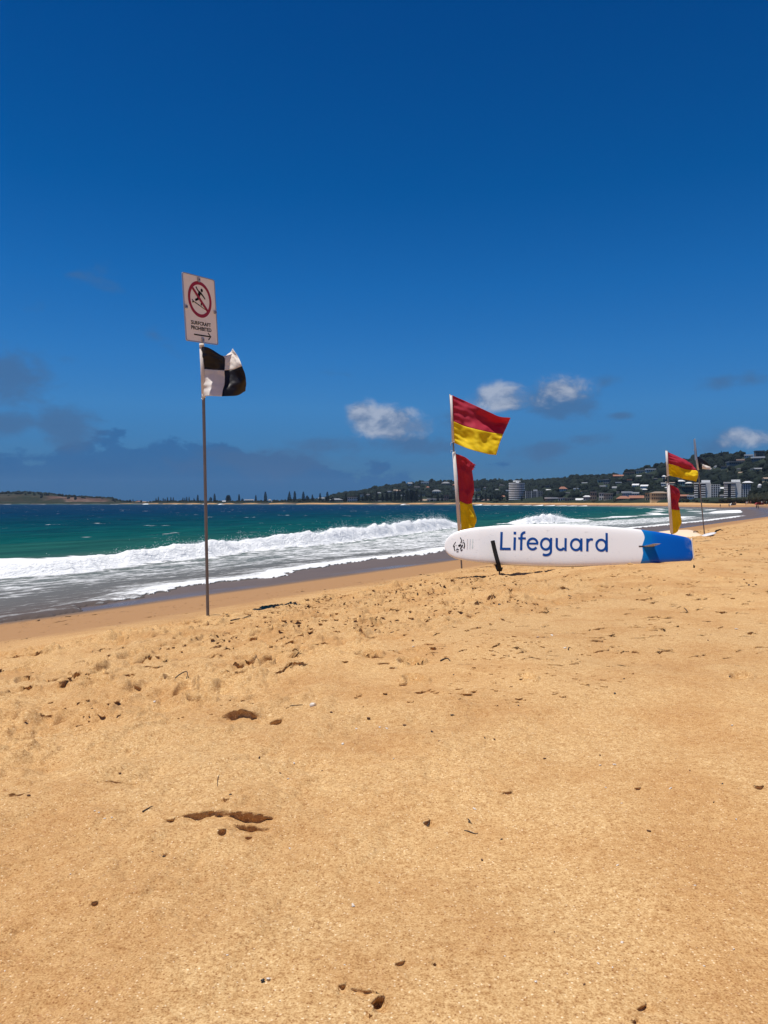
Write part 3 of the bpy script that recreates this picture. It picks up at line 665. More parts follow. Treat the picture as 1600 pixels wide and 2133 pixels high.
def pine_mesh(seed, shape):
    """Norfolk pine, unit height: whorls of drooping leafy branches"""
    rs = np.random.default_rng(seed); V = []; F = []
    lev = 17
    for k in range(lev):
        h = .10 + .86 * k / (lev - 1)
        if shape == 'cone': rad = .27 * (1 - h) ** .85 + .012
        elif shape == 'column': rad = .175 * (1 - h) ** .35 * (1 if h > .2 else .8) + .012
        else: rad = .34 * math.sin(min(1, (1.03 - h) * 1.9) * math.pi / 2) * (.75 + .25 * (h > .25)) + .01
        nb = 9
        for j in range(nb):
            a = 2 * math.pi * (j + rs.uniform(-.25, .25)) / nb + k * .7; r = rad * rs.uniform(.72, 1.12)
            ca, sa = math.cos(a), math.sin(a); w = r * .30 + .006; b = len(V); dz = .035 + rs.uniform(-.01, .01)
            mid = r * .6
            V += [(0, 0, h + .01), (mid * ca - w * sa, mid * sa + w * ca, h + .012), (r * ca, r * sa, h + dz * .6), (mid * ca + w * sa, mid * sa - w * ca, h + .012), (mid * ca, mid * sa, h - dz), (r * .98 * ca, r * .98 * sa, h - dz * .35)]
            F += [(b, b + 1, b + 2), (b, b + 2, b + 3), (b, b + 4, b + 1), (b + 1, b + 4, b + 5), (b + 1, b + 5, b + 2), (b + 3, b + 4, b), (b + 3, b + 5, b + 4), (b + 3, b + 2, b + 5)]
    b = len(V); V += [(.012, 0, .95), (-.006, .01, .95), (-.006, -.01, .95), (0, 0, 1.03)]; F += [(b, b + 1, b + 3), (b + 1, b + 2, b + 3), (b + 2, b, b + 3)]
    return V, F
PROTO = {}
for k, (shp, lb) in enumerate([('column', 'slim dark Norfolk pine standing behind the far beach'), ('cone', 'tall pointed dark pine standing behind the far beach'), ('broad', 'broad dark pine with a full crown behind the far beach')]):
    V, F = pine_mesh(40 + k, shp)
    PROTO[shp] = dict(V=V, F=F, lb=lb, src=None)
PROTO_T = [((0, 0, -.03), (0, 0, .5), (0, 0, .97)), (.016, .011, .003)]
def pine(px, pyb, pyt, shape, label=None, Y=None, group='pines behind the far beach'):
    pr = PROTO[shape]
    if Y is None:
        yb = float(ip(px, YB)); Y = yb + 8; z0 = 2.0 if pyb is None else CAMZ + (HZ - pyb) / FPX * Y
    else: z0 = CAMZ + (HZ - pyb) / FPX * Y
    x = (px - 800) / FPX * Y; h = (CAMZ + (HZ - pyt) / FPX * Y) - z0
    lab = label or pr['lb']
    if pr['src'] is None:
        e = tree_pair('pine_tree', pr['V'], pr['F'], M_PINE, PROTO_T[0], PROTO_T[1], 'pine tree', lab, group); pr['src'] = e
        e.location = (x, Y, z0); e.scale = (h, h, h); return e
    e = copy_tree(pr['src'], (x, Y, z0), (h * random.uniform(.9, 1.1), h * random.uniform(.9, 1.1), h), random.uniform(0, 6.28), lab, group)
    return e
# low shore, left to right: (column, top row, shape)
CLUST = [(280, 'in the small clump where the headland ends'), (365, 'in the clump between headland and sign pole'), (420, 'in the clump just left of the sign pole'), (450, 'of the pair just right of the sign pole'), (480, 'of the broad pair right of the sign pole'), (540, 'along the bare shore right of the broad pair'), (560, 'standing alone and tall in mid shore'), (620, 'by the bare dune'),
         (695, 'on the rise right of the bare dune'), (800, 'in front of the low left end of the hill'), (880, 'in the dense row left of the white beach building'), (925, 'close left of the front flags'), (1030, 'right of the front flags'), (1095, 'round the foot of the round tower')]
ORD = ['leftmost', 'second', 'third', 'fourth', 'fifth', 'sixth', 'seventh', 'eighth', 'ninth', 'tenth', 'eleventh', 'twelfth']
PIN = [(266, 1041, 'column'), (271, 1040, 'broad'), (277, 1039, 'column'), (325, 1037, 'column'), (330, 1034.5, 'column'), (340, 1037, 'column'), (344, 1039, 'broad'), (349, 1035.5, 'column'), (356, 1035, 'column'), (361, 1035.5, 'column'),
                     (381, 1036, 'column'), (385, 1037, 'column'), (389, 1034.5, 'column'), (394, 1034.5, 'column'), (404, 1037, 'column'), (412, 1030.5, 'column'), (405, 1040, 'broad'), (418, 1041, 'broad'), (439, 1035, 'broad'),
                     (447, 1028, 'column'), (474, 1031, 'broad'), (477, 1030.5, 'broad'), (498, 1029, 'column'), (505, 1038, 'broad'), (533, 1031, 'column'), (553, 1024, 'column'), (603, 1023, 'cone'), (614, 1023, 'column'),
                     (632, 1024, 'column'), (640, 1032, 'broad'), (651, 1030, 'column'), (667, 1027, 'column'), (682, 1024, 'column'), (693, 1034, 'broad'), (721, 1027, 'column'), (747, 1030, 'column'), (755, 1032, 'column'), (762, 1028, 'column'),
                     (772, 1027, 'column'), (785, 1024, 'column'), (797, 1026, 'column'), (806, 1023, 'column'), (815, 1024, 'column'), (823, 1021, 'column'), (831, 1019, 'column'), (840, 1022, 'column'), (848, 1018, 'column'),
                     (856, 1020, 'column'), (862, 1022, 'broad'), (869, 1020, 'column'), (877, 1023, 'column'), (900, 1028, 'column'), (912, 1026, 'column'), (921, 1030, 'column'), (992, 1028, 'column'), (1003, 1031, 'broad'), (1012, 1027, 'column'), (1022, 1030, 'column'),
                     (1036, 1032, 'column'), (1044, 1030, 'broad'), (1056, 1030, 'column'), (1087, 1033, 'column')]
PIN.sort(); _rank = {}
for px, pyt, shp in PIN:
    cl_i = next(i for i, c in enumerate(CLUST) if px <= c[0]); r_ = _rank.get(cl_i, 0); _rank[cl_i] = r_ + 1
    n_in = sum(1 for p in PIN if (CLUST[cl_i - 1][0] if cl_i else -1e9) < p[0] <= CLUST[cl_i][0])
    lk = {'column': 'slim dark pine', 'broad': 'broad dark pine', 'cone': 'pointed dark pine'}[shp]
    pine(px, None, pyt, shp, lk + (', ' + ORD[r_] + (' from left ' if r_ else ' one ') if n_in > 1 else ' ') + CLUST[cl_i][1])
# ridge-top trees
SKYL = [(1477, 953, 943, 'dome'), (1492, 952, 946.5, 'palm'), (1503, 953, 939, 'cone'), (1539, 948, 942, 'bush'), (1545, 948, 942, 'bush'), (1592, 945, 938, 'palm'), (1599, 946, 938, 'bush'), (1245, 996, 988, 'dome'), (1307, 985, 977, 'bush'),
        (1312, 985, 978, 'bush'), (1347, 976, 969, 'bush'), (1368, 970, 965, 'bush'), (1132, 1002, 997, 'bush'), (1098, 1004, 998, 'bush'), (874, 1008, 1002, 'bush'), (938, 1006, 1000, 'bush'), (808, 1015, 1008, 'bush'), (782, 1020, 1012, 'bush'), (1270, 993, 987, 'bush'), (1424, 962, 955, 'bush')]
SKYLAB = ['umbrella-shaped tree on the skyline right of the leaning marker pole', 'tiny thin palm on the skyline between the domed tree and the pine', 'dark pointed pine on the skyline of the right-hand hill', 'left one of two small round trees on the right-hand skyline', 'right one of two small round trees on the right-hand skyline',
          'small palm on the skyline beside the dark hilltop house', 'round dark tree on the skyline at the right edge of the photo', 'flat-topped umbrella tree on the middle ridge left of the rear flags', 'left of two bushy trees sticking up by the pale ridge houses', 'right of two bushy trees sticking up by the pale ridge houses',
          'dark round tree behind the long pale ridge house', 'low dark tree on the ridge just left of the rear flags', 'small round tree on the ridge right above the grey apartment block', 'small round tree on the ridge behind the round tower', 'small round tree on the ridge left of the front flags', 'small dark tree on the ridge hidden close behind the front flagpole',
          'round tree on the shoulder of the hill where it starts to drop', 'round tree low on the left end of the hill', 'small tree on the ridge left of the umbrella tree pair', 'dark tree on the ridge between the two rear flagpoles']
bushP = []
for k in range(4):
    V, F = bush_mesh(60 + k); bushP.append((V, F, None))
def bush(px, pyb, pyt, Y, label, group, kind='bush', wide=None):
    x = (px - 800) / FPX * Y; z0 = CAMZ + (HZ - pyb) / FPX * Y; h = (pyb - pyt) / FPX * Y
    if kind == 'palm':
        e = empty('palm_tree', (x, Y, z0), label, 'palm tree', group)
        V = []; F = []
        for j in range(11):
            a = j * 2 * math.pi / 11 + .2; r = .26; b = len(V); up = .05 if j % 2 else -.02
            ca, sa = math.cos(a), math.sin(a)
            V += [(0, 0, .92), (.5 * r * ca - .04 * sa, .5 * r * sa + .04 * ca, .98 + up), (.5 * r * ca + .04 * sa, .5 * r * sa - .04 * ca, .98 + up), (r * ca, r * sa, .84 + up)]
            F += [(b, b + 1, b + 2), (b + 1, b + 3, b + 2)]
        mesh_obj('crown', V, F, M_BUSH, e); tube_obj('trunk', [(0, 0, -.2), (.01, 0, .5), (0, 0, .93)], .022, M_TRUNK, e, 6); e.scale = (h, h, h); return e
    i = random.randrange(4); V, F, src = bushP[i]
    sc = (h * (wide or random.uniform(.85, 1.15)) * .78, h * (wide or 1) * .78, h * .90)
    if src is None:
        e = empty('broadleaf_tree', (x, Y, z0), label, 'tree', group)
        mesh_obj('crown', V, F, M_BUSH, e); tube_obj('trunk', [(0, 0, -.5), (0, 0, .2), (.03, 0, .5)], [.06, .05, .03], M_TRUNK, e, 6)
        e.scale = sc; bushP[i] = (V, F, e); return e
    return copy_tree(src, (x, Y, z0), sc, random.uniform(0, 6.28), label, group)
for (px, pyb, pyt, kd), lb in zip(SKYL, SKYLAB):
    Y = float(ip(px, YB) + ip(px, DEP)) * .985
    if kd == 'cone': pine(px, pyb + 2, pyt, 'cone', lb, Y, 'trees on the skyline')
    else: bush(px, pyb + 2, pyt, Y, lb, 'trees on the skyline', kd, 1.25 if kd == 'dome' else None)

# ------------------------------------------------------------------ buildings
def bmat(name, c, r=.8): return simple(name, c, r, .08, .4)
WALLS = {'white': bmat('white_render', (.66, .66, .64)), 'cream': bmat('cream_render', (.38, .34, .26)), 'grey': bmat('grey_render', (.17, .175, .18)), 'tan': bmat('tan_brick', (.22, .165, .12)), 'brown': bmat('brown_brick', (.16, .11, .085)),
         'yellow': bmat('yellow_render', (.52, .42, .24)), 'turquoise': bmat('turquoise_boards', (.17, .30, .30)), 'concrete': bmat('pale_concrete', (.58, .58, .56)), 'dark': bmat('dark_boards', (.06, .065, .075)), 'red': bmat('red_brick', (.30, .10, .07))}
ROOFS = {'white': bmat('white_metal_roof', (.60, .60, .60), .5), 'grey': bmat('grey_metal_roof', (.17, .18, .19), .6), 'terracotta': bmat('terracotta_tiles', (.26, .11, .065)), 'dark': bmat('dark_tiles', (.045, .045, .05)), 'tan': bmat('tan_tiles', (.24, .18, .13)), 'brown': bmat('brown_tiles', (.11, .075, .06))}
M_GLASS = simple('window_glass', (.025, .032, .040), .12, .3, 2.0, .6)
M_GLAZING = simple('balcony_recess', (.05, .055, .06), .6)  # dark glazing of the round tower's core
M_BALC = bmat('balcony_parapet', (.80, .80, .77))
WIN_ME = {}
def part_box(name, box, mat, parent):
    V, F = box_v(*box); return mesh_obj(name, V, F, mat, parent)
def window_part(parent, x0, x1, y, z0, z1):
    """a pane set 3 cm proud of the wall, its mesh shared by all windows"""
    if 'm' not in WIN_ME:
        V, F = box_v(-.5, .5, -.06, 0, -.5, .5); me = bpy.data.meshes.new('window'); me.from_pydata(V, [], F); me.materials.append(M_GLASS); WIN_ME['m'] = me
    o = bpy.data.objects.new('window', WIN_ME['m']); link(o, parent); o.location = ((x0 + x1) / 2, y, (z0 + z1) / 2); o.scale = (x1 - x0, 1, z1 - z0); return o
def house(px0, px1, pyt, pyb, wall, roof, label, kind='gable', group=None, Y=None, roof_frac=.4, yaw=None, win=True, cat='house'):
    pc = (px0 + px1) / 2
    if Y is None:
        g, k = hill_at(pc, pyb - .5); Y = g.y - 4
    s = Y / FPX; w = (px1 - px0) * s; h = (pyb - pyt) * s; d = min(max(w * .7, 6), 14)
    e = empty('house' if cat == 'house' else 'building', PX(pc, pyb, Y), label, cat, group)
    if yaw is None: yaw = random.uniform(-.35, .35) if w < 16 else random.uniform(-.1, .1)
    e.rotation_euler = (0, 0, yaw - math.atan((pc - 800) / FPX))
    hw = h * (1 - roof_frac); hx_ = w / 2 * (.94 if kind != 'flat' else 1)
    part_box('wall', (-hx_, hx_, 0, d, -3, hw), WALLS[wall], e)
    ov = w * .05
    if kind == 'gable':
        V = [(-w / 2 - ov, -ov, hw), (w / 2 + ov, -ov, hw), (w / 2 + ov, d + ov, hw), (-w / 2 - ov, d + ov, hw), (-w / 2 - ov, d / 2, h), (w / 2 + ov, d / 2, h)]
        F = [(0, 1, 5, 4), (2, 3, 4, 5), (0, 4, 3), (1, 2, 5), (3, 2, 1, 0)]
    elif kind == 'hip':
        V = [(-w / 2 - ov, -ov, hw), (w / 2 + ov, -ov, hw), (w / 2 + ov, d + ov, hw), (-w / 2 - ov, d + ov, hw), (-w * .22, d / 2, h), (w * .22, d / 2, h)]
        F = [(0, 1, 5, 4), (2, 3, 4, 5), (0, 4, 3), (1, 2, 5), (3, 2, 1, 0)]
    else:
        V, F = box_v(-w / 2 - ov, w / 2 + ov, -ov * 1.5, d + ov, hw + .002, h)
    mesh_obj('roof', V, F, ROOFS[roof], e)
    if win and (px1 - px0) >= 7:
        nw = max(2, int((px1 - px0) / 4)); nf = 2 if hw > 5 else 1
        for f_ in range(nf):
            for q in range(nw):
                x0 = -hx_ + (q + .22) * 2 * hx_ / nw; x1 = -hx_ + (q + .78) * 2 * hx_ / nw
                zz0 = hw * (f_ + .28) / nf; zz1 = hw * (f_ + .78) / nf
                window_part(e, x0, x1, 0, zz0, zz1)
    HOUSE_BOX.append((px0 - 1, px1 + 1, pyt - 1, pyb - .8, Y))
    return e
FB = 'buildings along the far shore'; HB = 'houses on the hillside'
def shoreY(px): return float(ip(px, YB)) + 12
L = [
 # (x0, x1, top, bottom, wall, roof, kind, roof_frac, shore?, label)
 (510, 528, 1040, 1045, 'cream', 'grey', 'gable', .45, 1, 'low pale house on the flat far shore between two lone pines'),
 (558, 566, 1040, 1045, 'white', 'grey', 'hip', .5, 1, 'little pale house just right of the tallest lone pine'),
 (463, 470, 1043, 1046, 'white', 'white', 'gable', .5, 1, 'tiny white hut left of the broad twin pines'),
 (286, 292, 1043.5, 1046, 'white', 'terracotta', 'gable', .5, 1, 'tiny white house beside the pines at the end of the headland'),
 (664, 676, 1036, 1041, 'white', 'grey', 'gable', .5, 0, 'white house on the slope above the bare dune'),
 (686, 714, 1038, 1046, 'grey', 'grey', 'hip', .4, 1, 'long grey two-storey house behind the far beach'),
 (724, 746, 1034, 1047, 'concrete', 'dark', 'flat', .1, 1, 'pale apartment house with dark windows left of the pine row'),
 (784, 816, 1043, 1048, 'grey', 'grey', 'gable', .5, 1, 'low grey building under the pines at the beach edge'),
 (872, 891, 1039.5, 1046, 'cream', 'tan', 'gable', .55, 1, 'hall with a pale tan roof left of the white beach building'),
 (891, 925, 1038.5, 1047, 'white', 'white', 'flat', .2, 1, 'long white beach building left of the front flags'),
 (925, 935, 1031, 1047, 'brown', 'dark', 'flat', .06, 1, 'narrow dark tower block beside the white beach building'),
 (1003, 1024, 1039.5, 1047, 'brown', 'brown', 'hip', .45, 1, 'brown brick house right of the front flags'),
 (1043, 1052, 1032, 1038, 'cream', 'terracotta', 'gable', .5, 0, 'cream house with red roof left of the round tower'),
 (984, 1000, 1037, 1043, 'dark', 'dark', 'gable', .5, 1, 'dark boarded house close right of the front flags'),
 (1136, 1164, 1036, 1042, 'grey', 'white', 'flat', .45, 1, 'long shed with a bright white roof right of the grey block'),
 (1163, 1177, 1036, 1045, 'concrete', 'grey', 'flat', .1, 1, 'pale concrete block next to the long white-roofed shed'),
 (1177, 1200, 1037, 1045, 'grey', 'grey', 'flat', .12, 1, 'grey low flats right of the pale concrete block'),
 (1200, 1216, 1038, 1044, 'white', 'white', 'gable', .6, 1, 'low building with a sloping white awning roof on the shore'),
 (1215, 1231, 1032, 1044, 'white', 'white', 'hip', .22, 1, 'white two-storey house with tall dark windows on the far shore'),
 (1230, 1243, 1024, 1041, 'tan', 'grey', 'flat', .08, 1, 'tan flats behind the white two-storey house'),
 (1248, 1258, 1026, 1043, 'concrete', 'grey', 'flat', .06, 1, 'plain pale concrete tower left of the red-roofed houses'),
 (1258, 1276, 1027, 1042, 'cream', 'grey', 'flat', .1, 1, 'cream balconied flats beside the plain concrete tower'),
 (1285, 1312, 1033, 1043, 'tan', 'terracotta', 'hip', .55, 1, 'long house with bright terracotta roof on the far shore'),
 (1312, 1340, 1032, 1043, 'brown', 'terracotta', 'gable', .5, 1, 'brick house with darker terracotta roof right of its twin'),
 (1296, 1316, 1023.5, 1034, 'white', 'white', 'flat', .3, 0, 'white modern house with a bright flat roof above the red roofs'),
 (1317, 1331, 1025, 1032, 'white', 'grey', 'gable', .4, 0, 'white gabled house right of the modern white house'),
 (1345, 1370, 1026, 1044, 'yellow', 'brown', 'flat', .1, 1, 'yellow balconied flats left of the rear flags'),
 (1357, 1393, 1023.5, 1042, 'yellow', 'tan', 'hip', .2, 0, 'larger yellow flats rising behind the front yellow flats'),
 (1372, 1394, 1036, 1045, 'dark', 'dark', 'gable', .5, 1, 'dark gabled house at the foot of the rear flags'),
 (1317, 1330, 1007.5, 1014, 'white', 'white', 'gable', .5, 0, 'left of two white-roofed houses halfway up the hill'),
 (1334, 1349, 1009.5, 1016, 'white', 'white', 'gable', .5, 0, 'right of two white-roofed houses halfway up the hill'),
 (1195, 1205, 1016.5, 1021, 'white', 'white', 'flat', .5, 0, 'small bright white house in the middle of the hill'),
 (1166, 1182, 1013.5, 1023, 'white', 'terracotta', 'hip', .5, 0, 'white house with orange roof above the long white shed'),
 (1139, 1148, 1019, 1023, 'grey', 'white', 'gable', .5, 0, 'small house with pale roof behind the grey block'),
 (1250, 1262, 1011, 1016, 'white', 'white', 'flat', .5, 0, 'white house in the trees above the cream flats'),
 (1246, 1257, 999, 1008, 'turquoise', 'grey', 'flat', .15, 0, 'grey-green house high on the middle ridge'),
 (1257, 1269, 998, 1009, 'grey', 'grey', 'flat', .15, 0, 'grey box-shaped house beside the grey-green one'),
 (1302, 1321, 983, 990, 'tan', 'brown', 'flat', .3, 0, 'brown ridge house left of the long pale ridge house'),
 (1327, 1347, 979, 986, 'concrete', 'grey', 'flat', .3, 0, 'left part of the long pale row on the ridge'),
 (1347, 1367, 976, 983, 'white', 'white', 'flat', .35, 0, 'white right end of the long pale row on the ridge'),
 (1279, 1299, 988.5, 995, 'tan', 'terracotta', 'gable', .5, 0, 'house with a low reddish roof on the middle ridge'),
 (1275, 1284, 1013, 1020, 'white', 'grey', 'gable', .5, 0, 'small pale gabled house above the modern white house'),
 (1412, 1427, 999.5, 1012, 'turquoise', 'white', 'hip', .25, 0, 'turquoise house with white roof behind the rear flag'),
 (1427, 1441, 1004, 1012, 'grey', 'white', 'hip', .35, 0, 'grey house with white roof left of the twin apartment blocks'),
 (1416, 1446, 1013, 1027, 'brown', 'brown', 'flat', .1, 0, 'brown stepped flats left of the twin apartment blocks'),
 (1416, 1434, 1030, 1037, 'red', 'terracotta', 'gable', .5, 1, 'red-roofed brick house behind the lower rear flag'),
 (1432, 1447, 1031, 1038, 'white', 'white', 'flat', .4, 1, 'low white garage at the foot of the left twin block'),
 (1498, 1508, 1014.5, 1020, 'grey', 'white', 'gable', .6, 0, 'small white-roofed house between the twin apartment blocks'),
 (1500, 1509, 1030.5, 1037, 'white', 'white', 'flat', .4, 0, 'small white shed low between the twin apartment blocks'),
 (1552, 1568, 946.5, 953, 'white', 'white', 'flat', .4, 0, 'white hilltop house on the right-hand skyline'),
 (1567, 1592, 951, 960, 'grey', 'white', 'flat', .35, 0, 'long terraced hilltop house with a white roof below the skyline'),
 (1575, 1591, 938.5, 951, 'brown', 'dark', 'flat', .15, 0, 'dark boxy house standing on the right-hand skyline'),
 (1535, 1550, 956, 962, 'tan', 'brown', 'gable', .5, 0, 'brown-roofed house just below the right-hand ridge'),
 (1520, 1548, 961, 967, 'grey', 'grey', 'flat', .3, 0, 'long grey house in the trees below the right-hand ridge'),
 (1593, 1605, 994, 1005, 'yellow', 'tan', 'gable', .3, 0, 'tan house in the trees at the right edge'),
 (1574, 1592, 974, 980, 'grey', 'grey', 'gable', .5, 0, 'grey house high in the trees at the far right'),
 (878, 893, 1003.5, 1009, 'white', 'white', 'flat', .45, 0, 'white flat-roofed house on the skyline left of the front flags'),
 (919, 936, 1003.5, 1010, 'grey', 'grey', 'hip', .5, 0, 'grey-roofed ridge house right beside the front flagpole'),
 (900, 919, 1020, 1027, 'concrete', 'grey', 'hip', .5, 0, 'pale house halfway up the hill left of the front flags'),
 (821, 834, 1019.5, 1026, 'grey', 'tan', 'gable', .5, 0, 'tan-roofed house on the hill over the pine row'),
 (850, 859, 1004.5, 1012, 'concrete', 'grey', 'gable', .4, 0, 'narrow pale house near the top of the hill over the pine row'),
 (1538, 1545, 1015, 1020, 'white', 'white', 'gable', .5, 0, 'unused')]
for (x0, x1, yt, yb_, wl, rf, kd, rfr, sh, lb) in L[:-1]:
    house(x0, x1, yt, yb_, wl, rf, lb, kd, FB if sh else HB, shoreY((x0 + x1) / 2) if sh else None, rfr, 0.0 if sh else None, True, 'building' if ('flats' in lb or 'block' in lb or 'shed' in lb or 'tower' in lb or 'building' in lb or 'hall' in lb or 'garage' in lb or 'apartment' in lb) else 'house')
# small houses scattered among the hillside trees
SH = [('white', 'grey', 'tiny pale house with grey roof half hidden by hillside trees'), ('tan', 'terracotta', 'tiny tan house with red roof half hidden by hillside trees'), ('grey', 'white', 'tiny grey house with white roof half hidden by hillside trees'),
      ('grey', 'dark', 'tiny grey house with dark roof half hidden by hillside trees'), ('cream', 'tan', 'tiny cream house with tan roof half hidden by hillside trees')]
cnt = 0
while cnt < 52:
    px = random.uniform(740, 1600); top = float(ip(px, RPY)); py = random.uniform(top + 7, 1036 if px < 1500 else 995)
    w = random.uniform(6, 12); h = random.uniform(3.6, 6)
    if any(px - w / 2 < b[1] + 2 and px + w / 2 > b[0] - 2 and py - h < b[3] + 2 and py > b[2] - 2 for b in HOUSE_BOX): continue
    if 1440 < px < 1580 and py > 990: continue
    if 1058 < px < 1132 and py > 1000: continue
    if random.random() > (0.95 if px < 1400 else .45): cnt += .2; continue
    wl, rf, lb = random.choices(SH, [4, 2, 3, 3, 2])[0]
    lb = lb.replace('half hidden by hillside trees', ('high' if py < (top + 1040) / 2 else 'low') + ' on the hill ' + ('left of the front flags' if px < 945 else 'behind the front flags' if px < 1060 else 'right of the round tower' if px < 1230 else 'left of the rear flags' if px < 1390 else 'right of the rear flags'))
    house(px - w / 2, px + w / 2, py - h, py, wl, rf, lb, random.choice(['gable', 'hip', 'flat']), 'small houses: ' + lb[5:], None, .45); cnt += 1

# round tower with its slab block
def round_tower():
    Y = 880.0; s = Y / FPX; e = empty('apartment_tower', PX(1079, 1047, Y), 'tall round white apartment tower with banded balconies behind the far beach', 'apartment tower')
    r = 17 * s; H = 41 * s; n = 26
    def ring(r0, z0, z1, name, mat):
        V = []; F = []
        for z_ in (z0, z1):
            for k in range(n): a = 2 * math.pi * k / n; V.append((r0 * math.cos(a), r * .8 + r0 * .8 * math.sin(a), z_))
        for k in range(n): F.append((k, (k + 1) % n, n + (k + 1) % n, n + k))
        F += [tuple(range(n - 1, -1, -1)), tuple(range(n, 2 * n))]
        return mesh_obj(name, V, F, mat, e)
    ring(r * .90, -2, H, 'core', M_GLAZING)
    nf = 11
    for k in range(nf): ring(r, H * (k + .62) / nf, H * (k + 1.06) / nf, 'balcony', M_BALC)
    ring(r * 1.03, -1, H * .38 / nf, 'base', WALLS['concrete'])
    ring(r * .45, H * 1.06, H * 1.10 + 1.6 * s, 'plant_room', WALLS['concrete'])
    part_box('lift_tower', (-2 * s, 3 * s, r * .3, r * .9, H, H + 4.5 * s), M_BALC, e)
    HOUSE_BOX.append((1060, 1098, 1000, 1046, Y))
    e2 = empty('apartment_block', PX(1111, 1047, Y - 4), 'grey slab apartment block joined beside the round white tower', 'apartment block')
    w = 19 * s; H2 = 24 * s; e2.rotation_euler = (0, 0, -math.atan(311 / FPX))
    part_box('wall', (-w * .85, w, 0, 14, -2, H2), WALLS['grey'], e2)
    part_box('lift_tower', (0, w * .45, 3, 9, H2, H2 + 3 * s), WALLS['concrete'], e2)
    for f_ in range(7):
        for q in range(8):
            x0 = -w * .85 + (q + .2) * w * 1.85 / 8; window_part(e2, x0, x0 + w * 1.85 / 8 * .6, 0, H2 * (f_ + .25) / 7, H2 * (f_ + .78) / 7)
    for q in range(3): x0 = -w * .85 + w * 1.85 * (q * .33 + .0) ; part_box('pier', (x0, x0 + .7, -.35, -.03, -1, H2 + .3), WALLS['concrete'], e2)
    HOUSE_BOX.append((1092, 1131, 1018, 1046, Y - 4))
round_tower()
def twin_block(x0, pyt, pyb, Y, label, mirror=False):
    s = Y / FPX; e = empty('apartment_block', PX(x0, pyb, Y), label, 'apartment block', 'twin apartment blocks on the right')
    H = (pyb - pyt) * s; U = s; e.rotation_euler = (0, 0, -math.atan((x0 + 25 - 800) / FPX))
    nf = 7
    part_box('wall', (0, 22 * U, 3.2, 16, -6, H), WALLS['dark'], e)                      # recessed balcony wing
    for f_ in range(nf):
        z_ = H * f_ / nf
        for (a, b_) in ((0, 7.5), (13.5, 22)):
            part_box('balcony', (a * U, b_ * U, 0, 3.1, z_, z_ + H / nf * .42), M_BALC, e)
        window_part(e, 8 * U, 13 * U, 3.2, z_ + H / nf * .3, z_ + H / nf * .85)
    part_box('roof_slab', (-.3, 22.3 * U, -.2, 16.2, H + .002, H + .9), WALLS['concrete'], e)
    part_box('stair_wall', (22.05 * U, 32 * U, 1.0, 15, -6, H + 1.0), WALLS['concrete'], e)
    part_box('lift_tower', (14 * U, 31 * U, 4, 12, H + 1.05, H + 8 * U), M_BALC, e)
    part_box('wing', (32.05 * U, 50 * U, .2, 14, -6, H - .5), WALLS['concrete'], e)
    for f_ in range(nf):
        z0 = (H - .5) * (f_ + .22) / nf; z1 = (H - .5) * (f_ + .82) / nf
        for q in range(4): window_part(e, (33.2 + q * 4.2) * U, (36.2 + q * 4.2) * U, .2, z0, z1)
    for q in range(5): part_box('pier', ((32.1 + q * 4.2) * U, (32.9 + q * 4.2) * U, -.35, .16, -4, H - .5), M_BALC, e)
    HOUSE_BOX.append((x0 - 1, x0 + 52, pyt - 9, pyb - 2, Y))
    return e
twin_block(1446, 1008, 1041, 562, 'left one of the two grey-white apartment blocks with stacked balconies')
tb = twin_block(1508, 1007, 1037, 490, 'right one of the two grey-white apartment blocks with white hip roof')
s_ = 490 / FPX; V = [(34 * s_, -1, 0), (56 * s_, -1, 0), (56 * s_, 16, 0), (34 * s_, 16, 0), (41 * s_, 7, 4 * s_), (49 * s_, 7, 4 * s_)]
hr = mesh_obj('hip_roof', V, [(0, 1, 5, 4), (2, 3, 4, 5), (0, 4, 3), (1, 2, 5), (3, 2, 1, 0)], ROOFS['white'], tb); hr.location = (0, 0, 29 * s_ + .6)
# white dome
e = empty('dome', PX(1583, 1012, 520), 'small white dome in the scrub right of the twin blocks', 'dome')
bm = bmesh.new(); bmesh.ops.create_icosphere(bm, subdivisions=3, radius=1)
for v in bm.verts:
    if v.co.z < 0: v.co.z *= .3
bm_obj('shell', bm, ROOFS['white'], e, True); e.children[0].scale = (1.3, 1.3, 1.3)
V, F = tube([(0, 0, -1.2), (0, 0, -.2)], 1.45, 14); mesh_obj('base_ring', V, F, WALLS['concrete'], e); HOUSE_BOX.append((1580, 1587, 1006, 1011, 520))

# hillside woodland: thousands of crowns that read as one mass
def woodland(name, pts, mat, base):
    V = []; F = []; T = []; n = 0
    for q, (x, y, zz, r, fl) in enumerate(pts):
        v, f = base; p = crown_blob(v, q % 97 + 3, .5) * [r, r, r * fl] + [x, y, zz]
        V.append(p); F.append(f + n); n += len(v); T.append(np.full(len(v), random.random()))
    V = np.concatenate(V); F = np.concatenate(F); T = np.concatenate(T).astype(np.float32)
    me = bpy.data.meshes.new(name); me.vertices.add(len(V)); me.vertices.foreach_set('co', V.astype(np.float32).ravel())
    me.loops.add(F.size); me.loops.foreach_set('vertex_index', F.astype(np.int32).ravel()); me.polygons.add(len(F)); me.polygons.foreach_set('loop_start', np.arange(0, F.size, 3, dtype=np.int32))
    try: me.polygons.foreach_set('loop_total', np.full(len(F), 3, np.int32))
    except Exception: pass
    me.update(calc_edges=True); me.attributes.new('tint', 'FLOAT', 'POINT').data.foreach_set('value', T); me.materials.append(mat)
    o = bpy.data.objects.new(name, me); link(o); return o
def blocked(px, py0, py1, Y, hw):
    for b in HOUSE_BOX:
        if px + hw > b[0] and px - hw < b[1] and py0 < b[3] and py1 > b[2] and Y < b[4] + 10: return True
    return False
pts = []; scr = []
tries = 0
